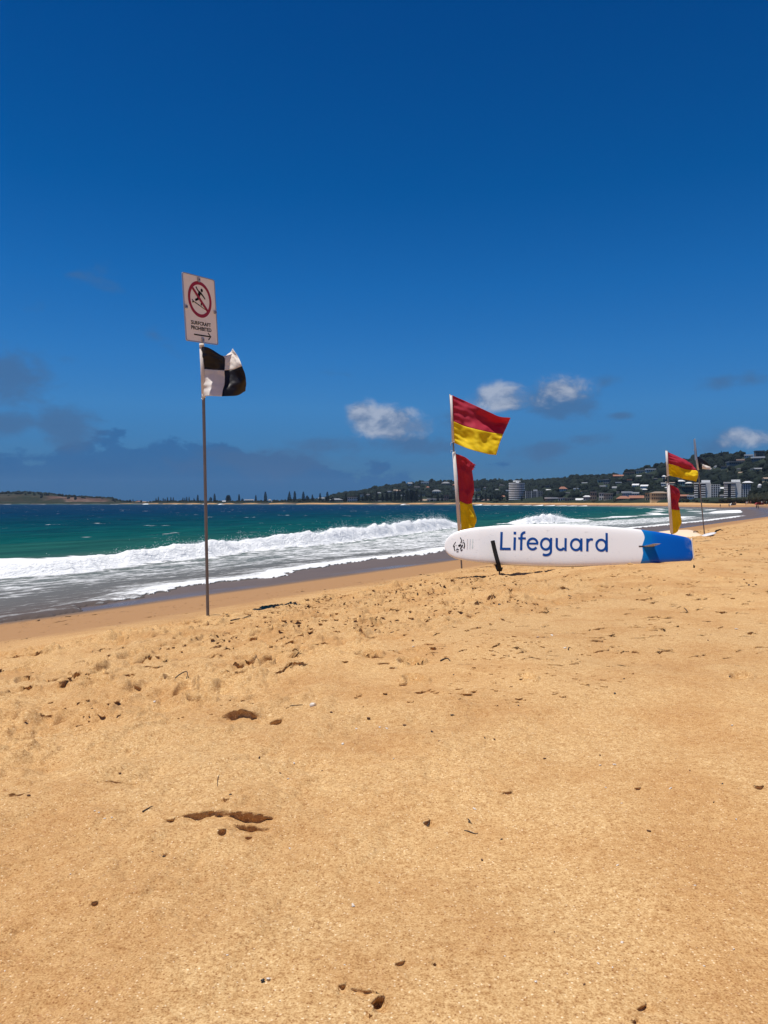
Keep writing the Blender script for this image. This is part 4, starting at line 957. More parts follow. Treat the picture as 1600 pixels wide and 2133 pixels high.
while len(pts) < 4600 and tries < 16000:
    tries += 1
    px = random.choices([random.uniform(600, 1720), random.uniform(-250, 250), random.uniform(1720, 2300), random.uniform(250, 600)], [.80, .12, .03, .05])[0]
    k = random.random() ** .85 * 1.02
    if px < 250: k = random.choice([random.uniform(.08, 1.05), random.uniform(.32, 1.05), random.uniform(.9, 1.05)])
    if px < 250 and k < .8 and float(vn(np.float64(px * .045), np.float64(k * 5), 909)) < .38: continue
    x, y, zz = (float(v) for v in hill_point(np.float64(px), np.float64(k)))
    r = random.uniform(2.2, 4.8) if px > 250 else random.uniform(1.2, 3.0)
    if px < 690 and px > 250: r *= .6
    r *= min(1, y / 800) ** .5
    zc = zz + r * .45; py = HZ - (zc - CAMZ) / y * FPX; hw = r / y * FPX
    if zz < 3.2 and px > 690: continue
    if px > 250 and px < 690: r = random.uniform(1.0, 2.3)
    if 1560 < px and py > 1030: continue
    if blocked(px, py - hw * .9, py + hw * .8, y, hw * .8): continue
    pts.append((x, y, zz + r * .45, r, random.uniform(.75, 1.15)))
o = woodland('woodland', pts, M_WOOD, ICO2); tag(o, 'dark green woodland covering the hills across the bay', None, None, 'stuff')
tries = 0
while len(scr) < 2200 and tries < 9000:
    tries += 1
    px = random.uniform(1480, 1760) if random.random() < .6 else random.uniform(330, 1480)
    if px > 1480: k = random.uniform(-.03, .34)
    else: k = random.uniform(-.005, .03)
    x, y, zz = (float(v) for v in hill_point(np.float64(px), np.float64(max(k, 0))))
    if k < 0: y += k * 300; x = (px - 800) / FPX * y
    r = random.uniform(1.0, 2.4) if px > 1480 else random.uniform(.8, 1.7); zc = zz + r * .3; hw = r / y * FPX; py = HZ - (zc - CAMZ) / y * FPX
    if blocked(px, py - hw, py + hw * .6, y, hw * .6): continue
    scr.append((x, y, zc, r, random.uniform(.6, .95)))
o = woodland('scrub', scr, M_SCRUB, ICO1); tag(o, 'low olive dune scrub behind the far beach', None, None, 'stuff')

# ------------------------------------------------------------------ people far along the beach
def body_mesh(name, stride, arm, cols):
    J = [(0, 0, .92), (0, 0, 1.12), (0, 0, 1.38), (0, 0, 1.50), (0, .01, 1.60), (0, .01, 1.72),
         (.10, 0, .86), (.11, stride * .5, .50), (.11, stride - .05, .08), (.11, stride - .17, .03), (-.10, 0, .86), (-.11, -stride * .3, .50), (-.11, -stride + .05, .08), (-.11, -stride - .10, .03),
         (.19, 0, 1.38), (.26, .02, 1.10), (.27, -.10 - arm, .88), (-.19, 0, 1.38), (-.26, .02, 1.10), (-.27, -.10 + arm, .88)]
    E = [(0, 1), (1, 2), (2, 3), (3, 4), (4, 5), (0, 6), (6, 7), (7, 8), (8, 9), (0, 10), (10, 11), (11, 12), (12, 13), (2, 14), (14, 15), (15, 16), (2, 17), (17, 18), (18, 19)]
    rad = [.15, .13, .15, .06, .10, .09, .10, .07, .045, .045, .10, .07, .045, .045, .065, .048, .04, .065, .048, .04]
    me = bpy.data.meshes.new(name); me.from_pydata(J, E, []); ob = bpy.data.objects.new(name, me); link(ob)
    md = ob.modifiers.new('s', 'SKIN'); md.use_smooth_shade = True
    for v, r in zip(me.skin_vertices[0].data, rad): v.radius = (r, r)
    me.skin_vertices[0].data[0].use_root = True
    sb = ob.modifiers.new('d', 'SUBSURF'); sb.levels = 1; sb.render_levels = 1
    dg = bpy.context.evaluated_depsgraph_get(); res = bpy.data.meshes.new_from_object(ob.evaluated_get(dg)); bpy.data.objects.remove(ob)
    res.materials.clear()
    for c in cols: res.materials.append(c)
    for p in res.polygons:
        z_ = p.center.z; x_ = abs(p.center.x)
        p.material_index = 2 if (.62 < z_ < .98 and x_ < .22) else (1 if (.98 <= z_ < 1.44 and x_ < .22) else (3 if (z_ > 1.66 or (z_ > 1.56 and p.center.y > .03)) else 0))
    return res
M_SKIN = simple('skin', (.42, .24, .16), .6); M_HAIR = simple('hair', (.035, .025, .02), .7)
def fab(n, c): return simple(n, c, .8)
FABR = {'white': fab('white_cotton', (.65, .65, .63)), 'black': fab('black_cotton', (.02, .02, .025)), 'navy': fab('navy_cotton', (.02, .03, .08)), 'red': fab('red_cotton', (.45, .05, .04)), 'tan': M_SKIN, 'teal': fab('teal_cotton', (.05, .22, .25))}
PEOPLE = [(1576.5, 1062, 'black', 'black', .22, 'left one of two people in black walking on the wet sand at the far right', 1), (1580, 1061.5, 'navy', 'black', .18, 'right one of two people in black walking on the wet sand at the far right', 1),
          (1533, 1052.5, 'tan', 'navy', .1, 'bare-chested person standing beside the white beach shelter', 0), (1553.5, 1053, 'red', 'black', .15, 'person in a red top on the upper beach below the scrub', 0), (1556, 1052, 'white', 'white', .08, 'person in white next to the red-topped person', 0),
          (1559.5, 1050.5, 'black', 'tan', .2, 'person in a black top highest on the beach below the scrub', 0), (1587, 1052, 'white', 'navy', .1, 'person in a white top right of the dark red beach shelter', 0), (1592, 1051.5, 'black', 'black', .15, 'person in black right of the white-topped one at the right edge', 0),
          (1597, 1052, 'teal', 'black', .12, 'person in a teal top at the very right edge of the beach', 0), (1519, 1057, 'black', 'navy', .2, 'lone dark-clothed person at the water line of the far beach', 1), (1500.5, 1057.5, 'navy', 'tan', .1, 'small lone figure wading where the breakers end', 1), (1564, 1050.5, 'tan', 'red', .1, 'person in red shorts beside the black-topped person', 0)]
for px, py, top, bot, st, lb, w in PEOPLE:
    g = ground_hit(px, py, 20, 520)
    me = body_mesh('person', st, .12, [M_SKIN, FABR[top], FABR[bot], M_HAIR])
    o = bpy.data.objects.new('person', me); link(o); o.location = (g.x, g.y, g.z - .01); o.rotation_euler = (0, 0, random.uniform(0, 6.28)); tag(o, lb, 'person', 'people far along the beach')
def shelter(px, py, col, label, w):
    g = ground_hit(px, py, 20, 520); e = empty('beach_shelter', g, label, 'beach shelter')
    V = []; F = []; n = 9
    for j in range(5):
        b = j / 4
        for k in range(n): a = math.pi * k / (n - 1); V.append((-w / 2 * math.cos(a) * (1 - .12 * b), b * 1.6 - .8, 1.2 * math.sin(a) * (1 - .15 * b)))
    for j in range(4):
        for k in range(n - 1): F.append((j * n + k, j * n + k + 1, (j + 1) * n + k + 1, (j + 1) * n + k))
    F.append(tuple(4 * n + k for k in range(n)))
    mesh_obj('canopy', V, F, col, e, True)
    tube_obj('pole', [(-w / 2 * math.cos(math.pi * k / 8), -.82, 1.22 * math.sin(math.pi * k / 8)) for k in range(9)], .03, FABR['black'], e, 6)
shelter(1526.5, 1052.5, FABR['white'], 'white domed beach shelter on the far upper beach', 2.6)
shelter(1581, 1051.5, FABR['red'], 'dark red low beach shelter near the right edge', 3.4)

# ------------------------------------------------------------------ flags and poles
M_POLE = simple('galvanised_steel', (.20, .18, .17), .45, .25, 14.0, .5, .6, .2, 120, ((.10, .06, .04), 7.0, .5))
M_WHITE = cloth('white_flag_cloth', (.90, .87, .83), .45); M_BLACK = cloth('black_flag_cloth', (.012, .011, .016), .15, rough=.5)
M_RED = cloth('red_flag_cloth', (.58, .042, .085), .5); M_YEL = cloth('yellow_flag_cloth', (.93, .73, .015), .50)
M_SLEEVE = cloth('flag_sleeve', (.80, .75, .71), .2)
def catmull(C, n):
    """upsample rows of control points (m, d) to n samples"""
    C = np.asarray(C, float); m_ = len(C); tt = np.linspace(0, m_ - 1, n); out_ = []
    for t_ in tt:
        i = min(int(t_), m_ - 2); f = t_ - i
        p0 = C[i - 1] if i > 0 else 2 * C[0] - C[1]; p1 = C[i]; p2 = C[i + 1]; p3 = C[i + 2] if i + 2 < m_ else 2 * C[-1] - C[-2]
        out_.append(.5 * ((2 * p1) + (-p0 + p2) * f + (2 * p0 - 5 * p1 + 4 * p2 - p3) * f * f + (-p0 + 3 * p1 - 3 * p2 + p3) * f ** 3))
    return np.array(out_)
def flag_grid(ctrl, Y, nu=48, nv=48, wr=.02, seed=1, freq=(3, 5)):
    """ctrl rows of (px, py, dy): the cloth's shape at distance Y; returns (nv, nu, 3)"""
    A = np.array([catmull(r, nu) for r in ctrl]); A = np.array([catmull(A[:, j], nv) for j in range(nu)]).transpose(1, 0, 2)
    X = (A[..., 0] - 800) / FPX * Y; Z = CAMZ - (A[..., 1] - HZ) / FPX * Y; D = A[..., 2]
    u = np.linspace(0, 1, nu)[None, :] + np.zeros((nv, 1)); v = np.linspace(0, 1, nv)[:, None] + np.zeros((1, nu))
    D = D + wr * np.minimum(1, u * 4 + .03) * (fbm(u * freq[0] + v * 1.5, v * freq[1] - u * 2.0, seed, 3, .55) * 2)
    D = D + wr * .2 * np.exp(-u * 5) * np.minimum(1, u * 20) * np.sin(v * 46 + 3 * fbm(v * 4, u * 2, seed + 9, 2))     # gathers along the hoist
    return np.stack([X, Y + D, Z], -1)
def cloth_part(name, Gd, r0, r1, c0, c1, mat, parent, origin):
    o = grid_mesh(name, Gd[r0:r1 + 1, c0:c1 + 1] - np.array(origin), mat, parent=parent)
    md = o.modifiers.new('thickness', 'SOLIDIFY'); md.thickness = .0016; md.offset = 0
    return o
def sleeve(path, rad, parent):
    return tube_obj('sleeve', path, rad, M_SLEEVE, parent, 10)

# 1. sign pole with the quartered flag
g = G(433, 1283); Ys = g.y; O = Vector((g.x, g.y, g.z))
sp = empty('sign_post', O, 'leaning steel pole with a surfcraft prohibited sign and black and white quartered flag', 'sign post')
def rel(px, py, Y, dy=0.0): p = PX(px, py, Y) - O; p.y += dy; return p
tube_obj('pole', [rel(433.3, 1292, Ys), rel(433, 1283, Ys), rel(424, 830, Ys), rel(420, 700, Ys), rel(417.6, 600, Ys)], .0175, M_POLE, sp, 14)
def fgrid_rel(ctrl, Y, **k): return flag_grid(ctrl, Y, **k)
q = [[(418.5, 721, 0), (440, 728, -.09), (460, 737, .10), (469, 727, .24), (479, 720, .16)],
     [(419.5, 744, 0), (443, 746, -.03), (465, 746, .09), (484, 741, .10), (497, 745, -.01)],
     [(421, 768, 0), (443, 768, .06), (465, 769, .08), (488, 768, .03), (508, 766, -.10)],
     [(422, 798, 0), (444, 799, -.03), (467, 800, .0), (493, 797, .02), (514, 789, -.05)],
     [(423.5, 826, 0), (444, 828, -.12), (467, 828.5, -.13), (491, 823, .04), (507, 811, .12)]]
Gq = flag_grid(q, Ys - .01, 49, 49, .040, 21, (2.6, 4.2))
for nm, rr_, cc, mt in (('black_panel', (0, 24), (0, 24), M_BLACK), ('white_panel', (0, 24), (24, 48), M_WHITE), ('white_panel', (24, 48), (0, 24), M_WHITE), ('black_panel', (24, 48), (24, 48), M_BLACK)):
    cloth_part(nm, Gq, *rr_, *cc, mt, sp, O)
sleeve([rel(419.4, 722, Ys), rel(421.6, 770, Ys), rel(424, 829, Ys)], .0215, sp)
# the sign panel
s = Ys / FPX; Hs = 134 * s; Ws = Hs * .74
ctr = rel(422.8, 650.5, Ys, -.12)
pan = bpy.data.objects.new('sign_panel', None)
yaw = math.radians(63.5); lean = .045
MS = Matrix.Translation(ctr) @ Matrix.Rotation(yaw, 4, 'Z') @ Matrix.Rotation(-.092, 4, 'Y')
M_SIGN = simple('sign_white', (.90, .86, .80), .45, .05, 8.0, .5, 0, .0, 1, ((.60, .56, .52), 9.0, .25))
M_ALU = simple('sign_frame_aluminium', (.42, .42, .45), .35, .1, 12, .5, .5)
M_SRED = simple('sign_red', (.34, .006, .014), .4, .08); M_SBLK = simple('sign_black', (.006, .006, .006), .7, .1, spec=.15)
def on_sign(name, V, F, mat, parent, y=0.0):
    o = mesh_obj(name, [MS @ Vector((v[0], v[1] + y, v[2])) for v in V], F, mat, parent); return o
def rbox(w, h, d, r, y0):
    """rounded rectangle slab in the xz plane from y0 to y0-d (towards the viewer)"""
    ring = []
    for cx, cz, a0 in ((w / 2 - r, h / 2 - r, 0), (-w / 2 + r, h / 2 - r, 90), (-w / 2 + r, -h / 2 + r, 180), (w / 2 - r, -h / 2 + r, 270)):
        for k in range(6): a = R(a0 + 18 * k); ring.append((cx + r * math.cos(a), cz + r * math.sin(a)))
    n = len(ring); V = [(x, y0, z_) for x, z_ in ring] + [(x, y0 - d, z_) for x, z_ in ring]
    F = [tuple(range(n - 1, -1, -1)), tuple(range(n, 2 * n))] + [(k, (k + 1) % n, n + (k + 1) % n, n + k) for k in range(n)]
    F = [f[::-1] for f in F]; return V, F
V, F = rbox(Ws, Hs, .004, .022, 0); panel = on_sign('sign_panel', V, F, M_SIGN, sp)
# raised frame round the edge
ring = []
def frame():
    V = []; F = []; pr = []
    for (wd, hd) in ((Ws + .008, Hs + .008), (Ws - .010, Hs - .010)):
        v, f = rbox(wd, hd, .012, .024, .004); pr.append(v)
    n = 24; a, b_ = pr; V = a + b_
    # outer back 0..n, outer front n..2n, inner back 2n..3n, inner front 3n..4n
    for k in range(n):
        k2 = (k + 1) % n
        F += [(k, n + k, n + k2, k2), (n + k, 3 * n + k, 3 * n + k2, n + k2), (3 * n + k, 2 * n + k, 2 * n + k2, 3 * n + k2), (2 * n + k, k, k2, 2 * n + k2)]
    return V, F
V, F = frame(); on_sign('sign_frame', V, F, M_ALU, panel)
def stroke(pts, w, y, closed=False):
    """flat ribbon along pts in the xz plane"""
    V = []; F = []; n = len(pts)
    for k in range(n):
        p = Vector(pts[k]); a = Vector(pts[(k - 1) % n] if (closed or k > 0) else pts[k]); c = Vector(pts[(k + 1) % n] if (closed or k < n - 1) else pts[k])
        d = (c - a).normalized(); nn = Vector((-d.y, d.x))
        ww = w[k] if hasattr(w, '__len__') else w
        V += [(p.x + nn.x * ww / 2, y, p.y + nn.y * ww / 2), (p.x - nn.x * ww / 2, y, p.y - nn.y * ww / 2)]
    m_ = n if closed else n - 1
    for k in range(m_):
        a = 2 * k; b_ = 2 * ((k + 1) % n); F.append((a, a + 1, b_ + 1, b_))
    return V, F
def disc2(cx, cz, rx, rz, y, n=24):
    V = [(cx + rx * math.cos(2 * math.pi * k / n), y, cz + rz * math.sin(2 * math.pi * k / n)) for k in range(n)]; return V, [tuple(range(n - 1, -1, -1))]
cz = Hs / 2 - .350 * Hs; RO = .272 * Hs; cxr = -.005 * Ws
def U(u, v): return (cxr + u * RO * .98, cz + v * RO)
on_sign('prohibition_ring', *stroke([(cxr + RO * .91 * math.cos(2 * math.pi * k / 72), cz + RO * .91 * math.sin(2 * math.pi * k / 72)) for k in range(72)], RO * .19, -.0055, True), M_SRED, panel)
on_sign('prohibition_bar', *stroke([U(-.60, .56), U(.60, -.56)], RO * .165, -.0075), M_SRED, panel)
surf = [stroke([U(-.29, .675), U(-.22, .57), U(-.115, .47), U(.03, .40)], RO * .085, -.0058), stroke([U(-.02, .42), U(.10, .36), U(.30, .22), U(.46, .07)], [RO * .12, RO * .12, RO * .09, RO * .075], -.0060),
        stroke([U(.04, .42), U(-.03, .31), U(-.10, .18)], RO * .21, -.0062), stroke([U(-.10, .20), U(-.16, .08), U(-.19, .0)], RO * .16, -.0064), stroke([U(-.15, .02), U(-.28, -.03), U(-.42, -.09)], RO * .125, -.0060),
        stroke([U(-.12, .12), U(.02, .02), U(.10, -.12), U(.10, -.22), U(.07, -.32)], RO * .09, -.0066), disc2(*U(.20, .53), RO * .095, RO * .10, -.0058),
        stroke([U(-.66, -.145), U(-.3, -.26), U(.10, -.40), U(.47, -.53)], [RO * .05, RO * .055, RO * .045, RO * .02], -.0068), stroke([U(-.70, -.07), U(-.58, -.17)], RO * .05, -.0070), stroke([U(-.67, -.235), U(-.58, -.17)], RO * .075, -.0072)]
on_sign('surfer_symbol', *merge(surf), M_SBLK, panel)
def text_mesh(body, size, xs, off):
    cu = bpy.data.curves.new('lettering', 'FONT'); cu.body = body; cu.size = size; cu.align_x = 'CENTER'; cu.align_y = 'CENTER'; cu.offset = off; cu.resolution_u = 4
    ob = bpy.data.objects.new('lettering', cu); link(ob); dg = bpy.context.evaluated_depsgraph_get(); dg.update()
    me = bpy.data.meshes.new_from_object(ob.evaluated_get(dg)); bpy.data.objects.remove(ob)
    v = [(q_.co.x * xs, q_.co.y) for q_ in me.vertices]; f = [tuple(p.vertices) for p in me.polygons]
    w = max(a for a, _ in v) - min(a for a, _ in v); return v, f, w
for tx, fr, wd in (('SURFCRAFT', .718, .625), ('PROHIBITED', .795, .635)):
    v, f, w = text_mesh(tx, .078 * Hs, 1, .0013); k = wd * Ws / w
    on_sign('lettering', [(a * k - .015 * Ws, -.0058, Hs / 2 - fr * Hs + b_) for a, b_ in v], f, M_SBLK, panel)
za = Hs / 2 - .893 * Hs
on_sign('arrow', *merge([stroke([(-.26 * Ws, za), (.255 * Ws, za)], .020 * Hs, -.0058), stroke([(.19 * Ws, za + .052 * Hs), (.275 * Ws, za), (.19 * Ws, za - .052 * Hs)], .020 * Hs, -.0061)]), M_SBLK, panel)
for (x, z_, w, h) in ((-.02 * Ws, Hs * .445, .030, .050), (-.46 * Ws, .0, .034, .034), (.455 * Ws, 0.0, .034, .034), (.0, -Hs * .462, .028, .055)):
    V, F = box_v(x - w / 2, x + w / 2, -.020, -.0045, z_ - h / 2, z_ + h / 2); c = on_sign('clamp', V, F, M_ALU, panel)
    V, F = box_v(x - w / 5, x + w / 5, -.027, -.0202, z_ - w / 5, z_ + w / 5); on_sign('bolt', V, F, M_POLE, panel)
tube_obj('collar', [rel(420.1, 716, Ys), rel(420.4, 724, Ys)], .028, M_SLEEVE, sp, 10)
tube_obj('cord', [rel(422, 822, Ys, -.03), rel(426, 829, Ys, -.03), rel(424, 833, Ys, -.03), rel(420, 830, Ys, -.02)], .004, M_SLEEVE, sp, 6)

# 2./3. red and yellow patrol flags
def patrol_flag(bx, by, Y, top, ctrl_up, ctrl_lo, up_sleeve, lo_sleeve, label, seed, tatter=True):
    g0 = PX(bx, by, Y); O = Vector(g0)
    e = empty('beach_flag', O, label, 'beach flag', 'red and yellow beach flags')
    def rl(px, py, dy=0): p = PX(px, py, Y) - O; p.y += dy; return p
    bot = rl(bx + .4, by + 12); tube_obj('pole', [bot, rl(bx, by), rl(*lo_sleeve[1]), rl(*lo_sleeve[0]), rl(*up_sleeve[1]), rl(*top)], .016, M_POLE, e, 10)
    for (cg, nm, rows, sd) in ((ctrl_up, 'up', len(ctrl_up), seed), (ctrl_lo, 'lo', len(ctrl_lo), seed + 5)):
        nv = 49; nu = 49
        Gd = flag_grid(cg, Y, nu, nv, .075 if nm == 'up' else .07, sd, (2.6, 3.6) if nm == 'up' else (2.0, 7.0))
        seam = 24 if rows == 5 else 29
        if nm == 'lo' and tatter:      # frayed fly edge at the top corner
            for r_ in range(0, 9):
                Gd[r_, -3:, 0] += RNG.uniform(-.04, .03, 3); Gd[r_, -2:, 2] += RNG.uniform(-.02, .02, 2)
        cloth_part('red_panel', Gd, 0, seam, 0, nu - 1, M_RED, e, O); cloth_part('yellow_panel', Gd, seam, nv - 1, 0, nu - 1, M_YEL, e, O)
    sleeve([rl(*up_sleeve[0]), rl((up_sleeve[0][0] + up_sleeve[1][0]) / 2, (up_sleeve[0][1] + up_sleeve[1][1]) / 2), rl(*up_sleeve[1])], .0235 * (Y / 13) ** .5, e)
    sleeve([rl(*lo_sleeve[0]), rl((lo_sleeve[0][0] + lo_sleeve[1][0]) / 2, (lo_sleeve[0][1] + lo_sleeve[1][1]) / 2), rl(*lo_sleeve[1])], .031 * (Y / 13) ** .5, e)
    for (a, b_) in ((up_sleeve[1], (-5, 2)), (lo_sleeve[0], (-6, -4))):
        tube_obj('tie_cord', [rl(a[0] + 3, a[1] - 2, -.03), rl(a[0], a[1], -.04), rl(a[0] + b_[0], a[1] + b_[1], -.03), rl(a[0] + b_[0] - 1, a[1] + b_[1] + 5, -.02)], .004, M_SLEEVE, e, 6)
    return e
g1 = G(962, 1186.5)
up = [[(942, 823, 0), (975, 837, .05), (1008, 853, .0), (1040, 868, -.05), (1064, 870, .0)],
      [(942.5, 850, 0), (970, 860, -.06), (1000, 870, .08), (1032, 880, .17), (1060, 882, .17)],
      [(943, 877, 0), (966, 888, -.07), (992, 896.5, -.14), (1020, 901, -.06), (1049, 904, .02)],
      [(944, 900, 0), (966, 913, -.06), (990, 921, -.24), (1013, 924, -.14), (1040, 924, -.06)],
      [(945.5, 922, 0), (965, 933, -.16), (988, 942, -.28), (1008, 947, -.30), (1031, 949, -.20)]]
lo = [[(949, 945, 0), (962, 948, .10), (975, 954, .20), (985, 961, .26), (993, 966, .30)],
      [(952, 975, 0), (962, 977, .05), (972, 979, .05), (981, 981, .12), (987, 984, .22)],
      [(955, 1010, 0), (964, 1012, .05), (974, 1014, .12), (983, 1016, .10), (990, 1017, .18)],
      [(957.5, 1043, 0), (965, 1046, .02), (973, 1049, .05), (980, 1049, .12), (986, 1048, .2)],
      [(959.5, 1072, 0), (969, 1074, .06), (978, 1075, .10), (986, 1076, .05), (994, 1080, .12)],
      [(961, 1106, 0), (969, 1105, .02), (978, 1104, .04), (986, 1102, .10), (991, 1098, .2)]]
patrol_flag(962, 1186.5, g1.y, (937.5, 821.5), up, lo, ((939.5, 824), (944, 921)), ((945.5, 942), (957.5, 1108)), 'near pole with two red and yellow flags behind the nose of the rescue board', 31)
up = [[(1391, 941, 0), (1410, 948, .10), (1431, 956, .18), (1452, 966, .26)], [(1391, 953, 0), (1410, 960, -.04), (1431, 967, .04), (1453, 973, .18)], [(1391.5, 965.5, 0), (1410, 971, -.04), (1430, 977, .10), (1454.5, 980, .08)],
      [(1392, 978, 0), (1410, 984, .08), (1430, 989, -.02), (1455, 990, .04)], [(1392, 990, 0), (1408, 993.5, .02), (1426, 997, .06), (1443, 1004, .02)]]
up[4] = [(1392, 990, 0), (1410, 994, .02), (1428, 998, .06), (1450, 1003, .02)]
lo = [[(1394, 1009, 0), (1402, 1011, .06), (1410, 1014, .12), (1420, 1018, .2)], [(1395, 1022, 0), (1403, 1024, .02), (1411, 1026, .08), (1422, 1028, .16)], [(1396, 1041, 0), (1403, 1043, .06), (1410, 1045, .10), (1420, 1046, .2)],
      [(1397, 1060, 0), (1404, 1061, .03), (1411, 1062, .08), (1422, 1062, .18)], [(1398, 1084, 0), (1406, 1086, .06), (1414, 1087, .10), (1425, 1088, .14)], [(1400, 1112, 0), (1405, 1112, .03), (1411, 1110, .08), (1418, 1107, .2)]]
Y2 = 20.0; pb = None
for py in np.arange(1100, 1160, .5):
    if base_z(np.array([(1401 - 800) / FPX * Y2]), np.array([Y2]))[0] >= CAMZ - (py - HZ) / FPX * Y2: pb = py; break
patrol_flag(1401, pb, Y2, (1387.5, 938), up, lo, ((1388.5, 939.5), (1391.3, 991)), ((1391.8, 1007), (1399.3, 1110)), 'farther pole with two red and yellow flags behind the blue tail of the rescue board', 51, False)
# 4. the second sign pole, seen edge-on
g4 = G(1467.5, 1112); Y4 = g4.y; O = Vector(g4)
sp2 = empty('sign_post', O, 'distant thin sign post with its panel seen edge-on and a small black and white flag', 'sign post')
def rel4(px, py, dy=0.0): p = PX(px, py, Y4) - O; p.y += dy; return p
tube_obj('pole', [rel4(1467.8, 1116), rel4(1467.5, 1112), rel4(1454.5, 980), rel4(1448.5, 925)], .021, M_POLE, sp2, 10)
cp = rel4(1447.6, 936.5, -.02)
M4 = Matrix.Translation(cp) @ Matrix.Rotation(-.075, 4, 'Y') @ Matrix.Rotation(math.radians(74), 4, 'Z')
hh = 44 / FPX * Y4; V, F = rbox(hh * .55, hh, .02, .02, .01); mesh_obj('sign_panel', [M4 @ Vector(v) for v in V], F, M_ALU, sp2)
V, F = box_v(-hh * .275, hh * .275, .012, .03, -.02, .02); mesh_obj('bracket', [M4 @ Vector(v) for v in V], F, M_ALU, sp2)
q4 = [[(1450, 951, 0), (1457, 951.5, .04), (1463, 954, .10), (1468, 957, .12), (1473, 961, .06)], [(1451, 959, 0), (1457, 961, .02), (1464, 963.5, .05), (1470, 965, .10), (1477, 967, .02)], [(1452, 965, 0), (1458, 966, .05), (1464, 967, -.02), (1471, 968.5, .06), (1479, 971, .0)],
      [(1453, 972, 0), (1458, 972, .03), (1463, 972, -.04), (1471, 973, .0), (1481, 975, -.02)], [(1454, 978.5, 0), (1459, 977.5, .0), (1464, 976.8, .02), (1471, 977.5, .03), (1479, 978, .0)]]
G4 = flag_grid(q4, Y4 - .01, 33, 33, .03, 77, (2.4, 3.6))
for nm, rr_, cc, mt in (('black_panel', (0, 16), (0, 32), M_BLACK), ('black_panel', (16, 32), (0, 15), M_BLACK), ('white_panel', (16, 32), (15, 32), M_WHITE)):
    cloth_part(nm, G4, *rr_, *cc, mt, sp2, O)
sleeve([rel4(1450.5, 950), rel4(1452.3, 965), rel4(1454.5, 979)], .035, sp2)

# ------------------------------------------------------------------ rescue board on its stand
YBD = G(1041, 1202.5).y
TH = R(15.0); kb = YBD / FPX
OB = PX(1188, 1178, YBD)
M3 = Matrix(((1, 0, 0), (0, -math.cos(TH), math.sin(TH)), (0, math.sin(TH), math.cos(TH)))).transposed().to_4x4()   # columns: along, normal, up-the-face
MB = Matrix(((1, 0, 0, 0), (0, -math.cos(TH), math.sin(TH), 0), (0, math.sin(TH), math.cos(TH), 0), (0, 0, 0, 1)))
def bp(a, n, b_): return MB @ Vector((a, n, b_))       # a along, n out of the face, b up
def ab(px, py): return ((px - 1188) * kb, (1178 - py) * kb / math.cos(TH))
rb = empty('rescue_board', OB, 'white and blue paddle rescue board lettered Lifeguard, standing on edge on the sand', 'rescue board')
TOP = [(928, 1134), (929.5, 1127), (932.5, 1120.5), (938, 1113.5), (950, 1106), (968, 1101), (990, 1097.5), (1050, 1092.5), (1110, 1090.3), (1180, 1091), (1250, 1094), (1310, 1098.5), (1345, 1102.5), (1390, 1108.5), (1420, 1113.5), (1438, 1117.4), (1444, 1119.4), (1447.5, 1123), (1449, 1129)]
BOT = [(928, 1134), (929.5, 1141), (932.5, 1147), (938, 1153), (950, 1160), (968, 1165.2), (990, 1169.2), (1050, 1175), (1110, 1178), (1180, 1179.4), (1250, 1178.5), (1310, 1176), (1345, 1174), (1390, 1171.5), (1420, 1169.5), (1438, 1168.2), (1444, 1167), (1447.5, 1164), (1449, 1158)]
xs = np.concatenate([928 + 24 * np.linspace(0, 1, 22) ** 1.8, np.linspace(953, 1440, 236), np.linspace(1441, 1449, 10)])
tp = np.interp(xs, [p[0] for p in TOP], [p[1] for p in TOP]); bt = np.interp(xs, [p[0] for p in BOT], [p[1] for p in BOT])
def sm(v, n=9): k = np.hanning(n + 2)[1:-1]; k /= k.sum(); pad = n // 2; w = np.convolve(np.pad(v, pad, mode='reflect', reflect_type='odd'), k, 'valid'); return w
wmid = sm(tp, 13); tp[26:-12] = wmid[26:-12]; wmid = sm(bt, 13); bt[26:-12] = wmid[26:-12]
thick = np.interp(xs, [928, 932, 945, 990, 1100, 1250, 1400, 1446, 1449], [.012, .04, .065, .10, .125, .125, .095, .075, .066]) / .0069 * kb
rock = np.interp(xs, [928, 960, 1000, 1080, 1200, 1350, 1449], [-.135, -.075, -.035, -.008, 0, -.008, -.035])
NS = 44; V = []; tail = []
def section(i):
    a = (xs[i] - 1188) * kb; b1 = (1178 - tp[i]) * kb / math.cos(TH); b0 = (1178 - bt[i]) * kb / math.cos(TH); c = (b1 + b0) / 2; hw = max((b1 - b0) / 2, .001); t_ = thick[i]
    out_ = []
    for j in range(NS):
        an = 2 * math.pi * j / NS; cb, sn = math.cos(an), math.sin(an)
        bb = c + hw * math.copysign(abs(cb) ** .50, cb); e_ = .55 if sn > 0 else .75
        nn = t_ / 2 * math.copysign(abs(sn) ** e_, sn)
        out_.append((a, nn + rock[i] - t_ / 2, bb))
    return out_
EDGE = [(1345, 1085), (1343.5, 1103), (1346.5, 1109), (1348.8, 1117), (1348.4, 1123), (1346, 1127), (1342.5, 1128.6), (1339.8, 1127.6), (1337.3, 1125.3), (1338.8, 1130), (1341.3, 1136), (1342.8, 1143), (1342.4, 1152), (1340, 1162), (1337, 1170), (1335.5, 1174), (1332, 1190)]
poly = [(800, 1085)] + EDGE + [(800, 1190)]
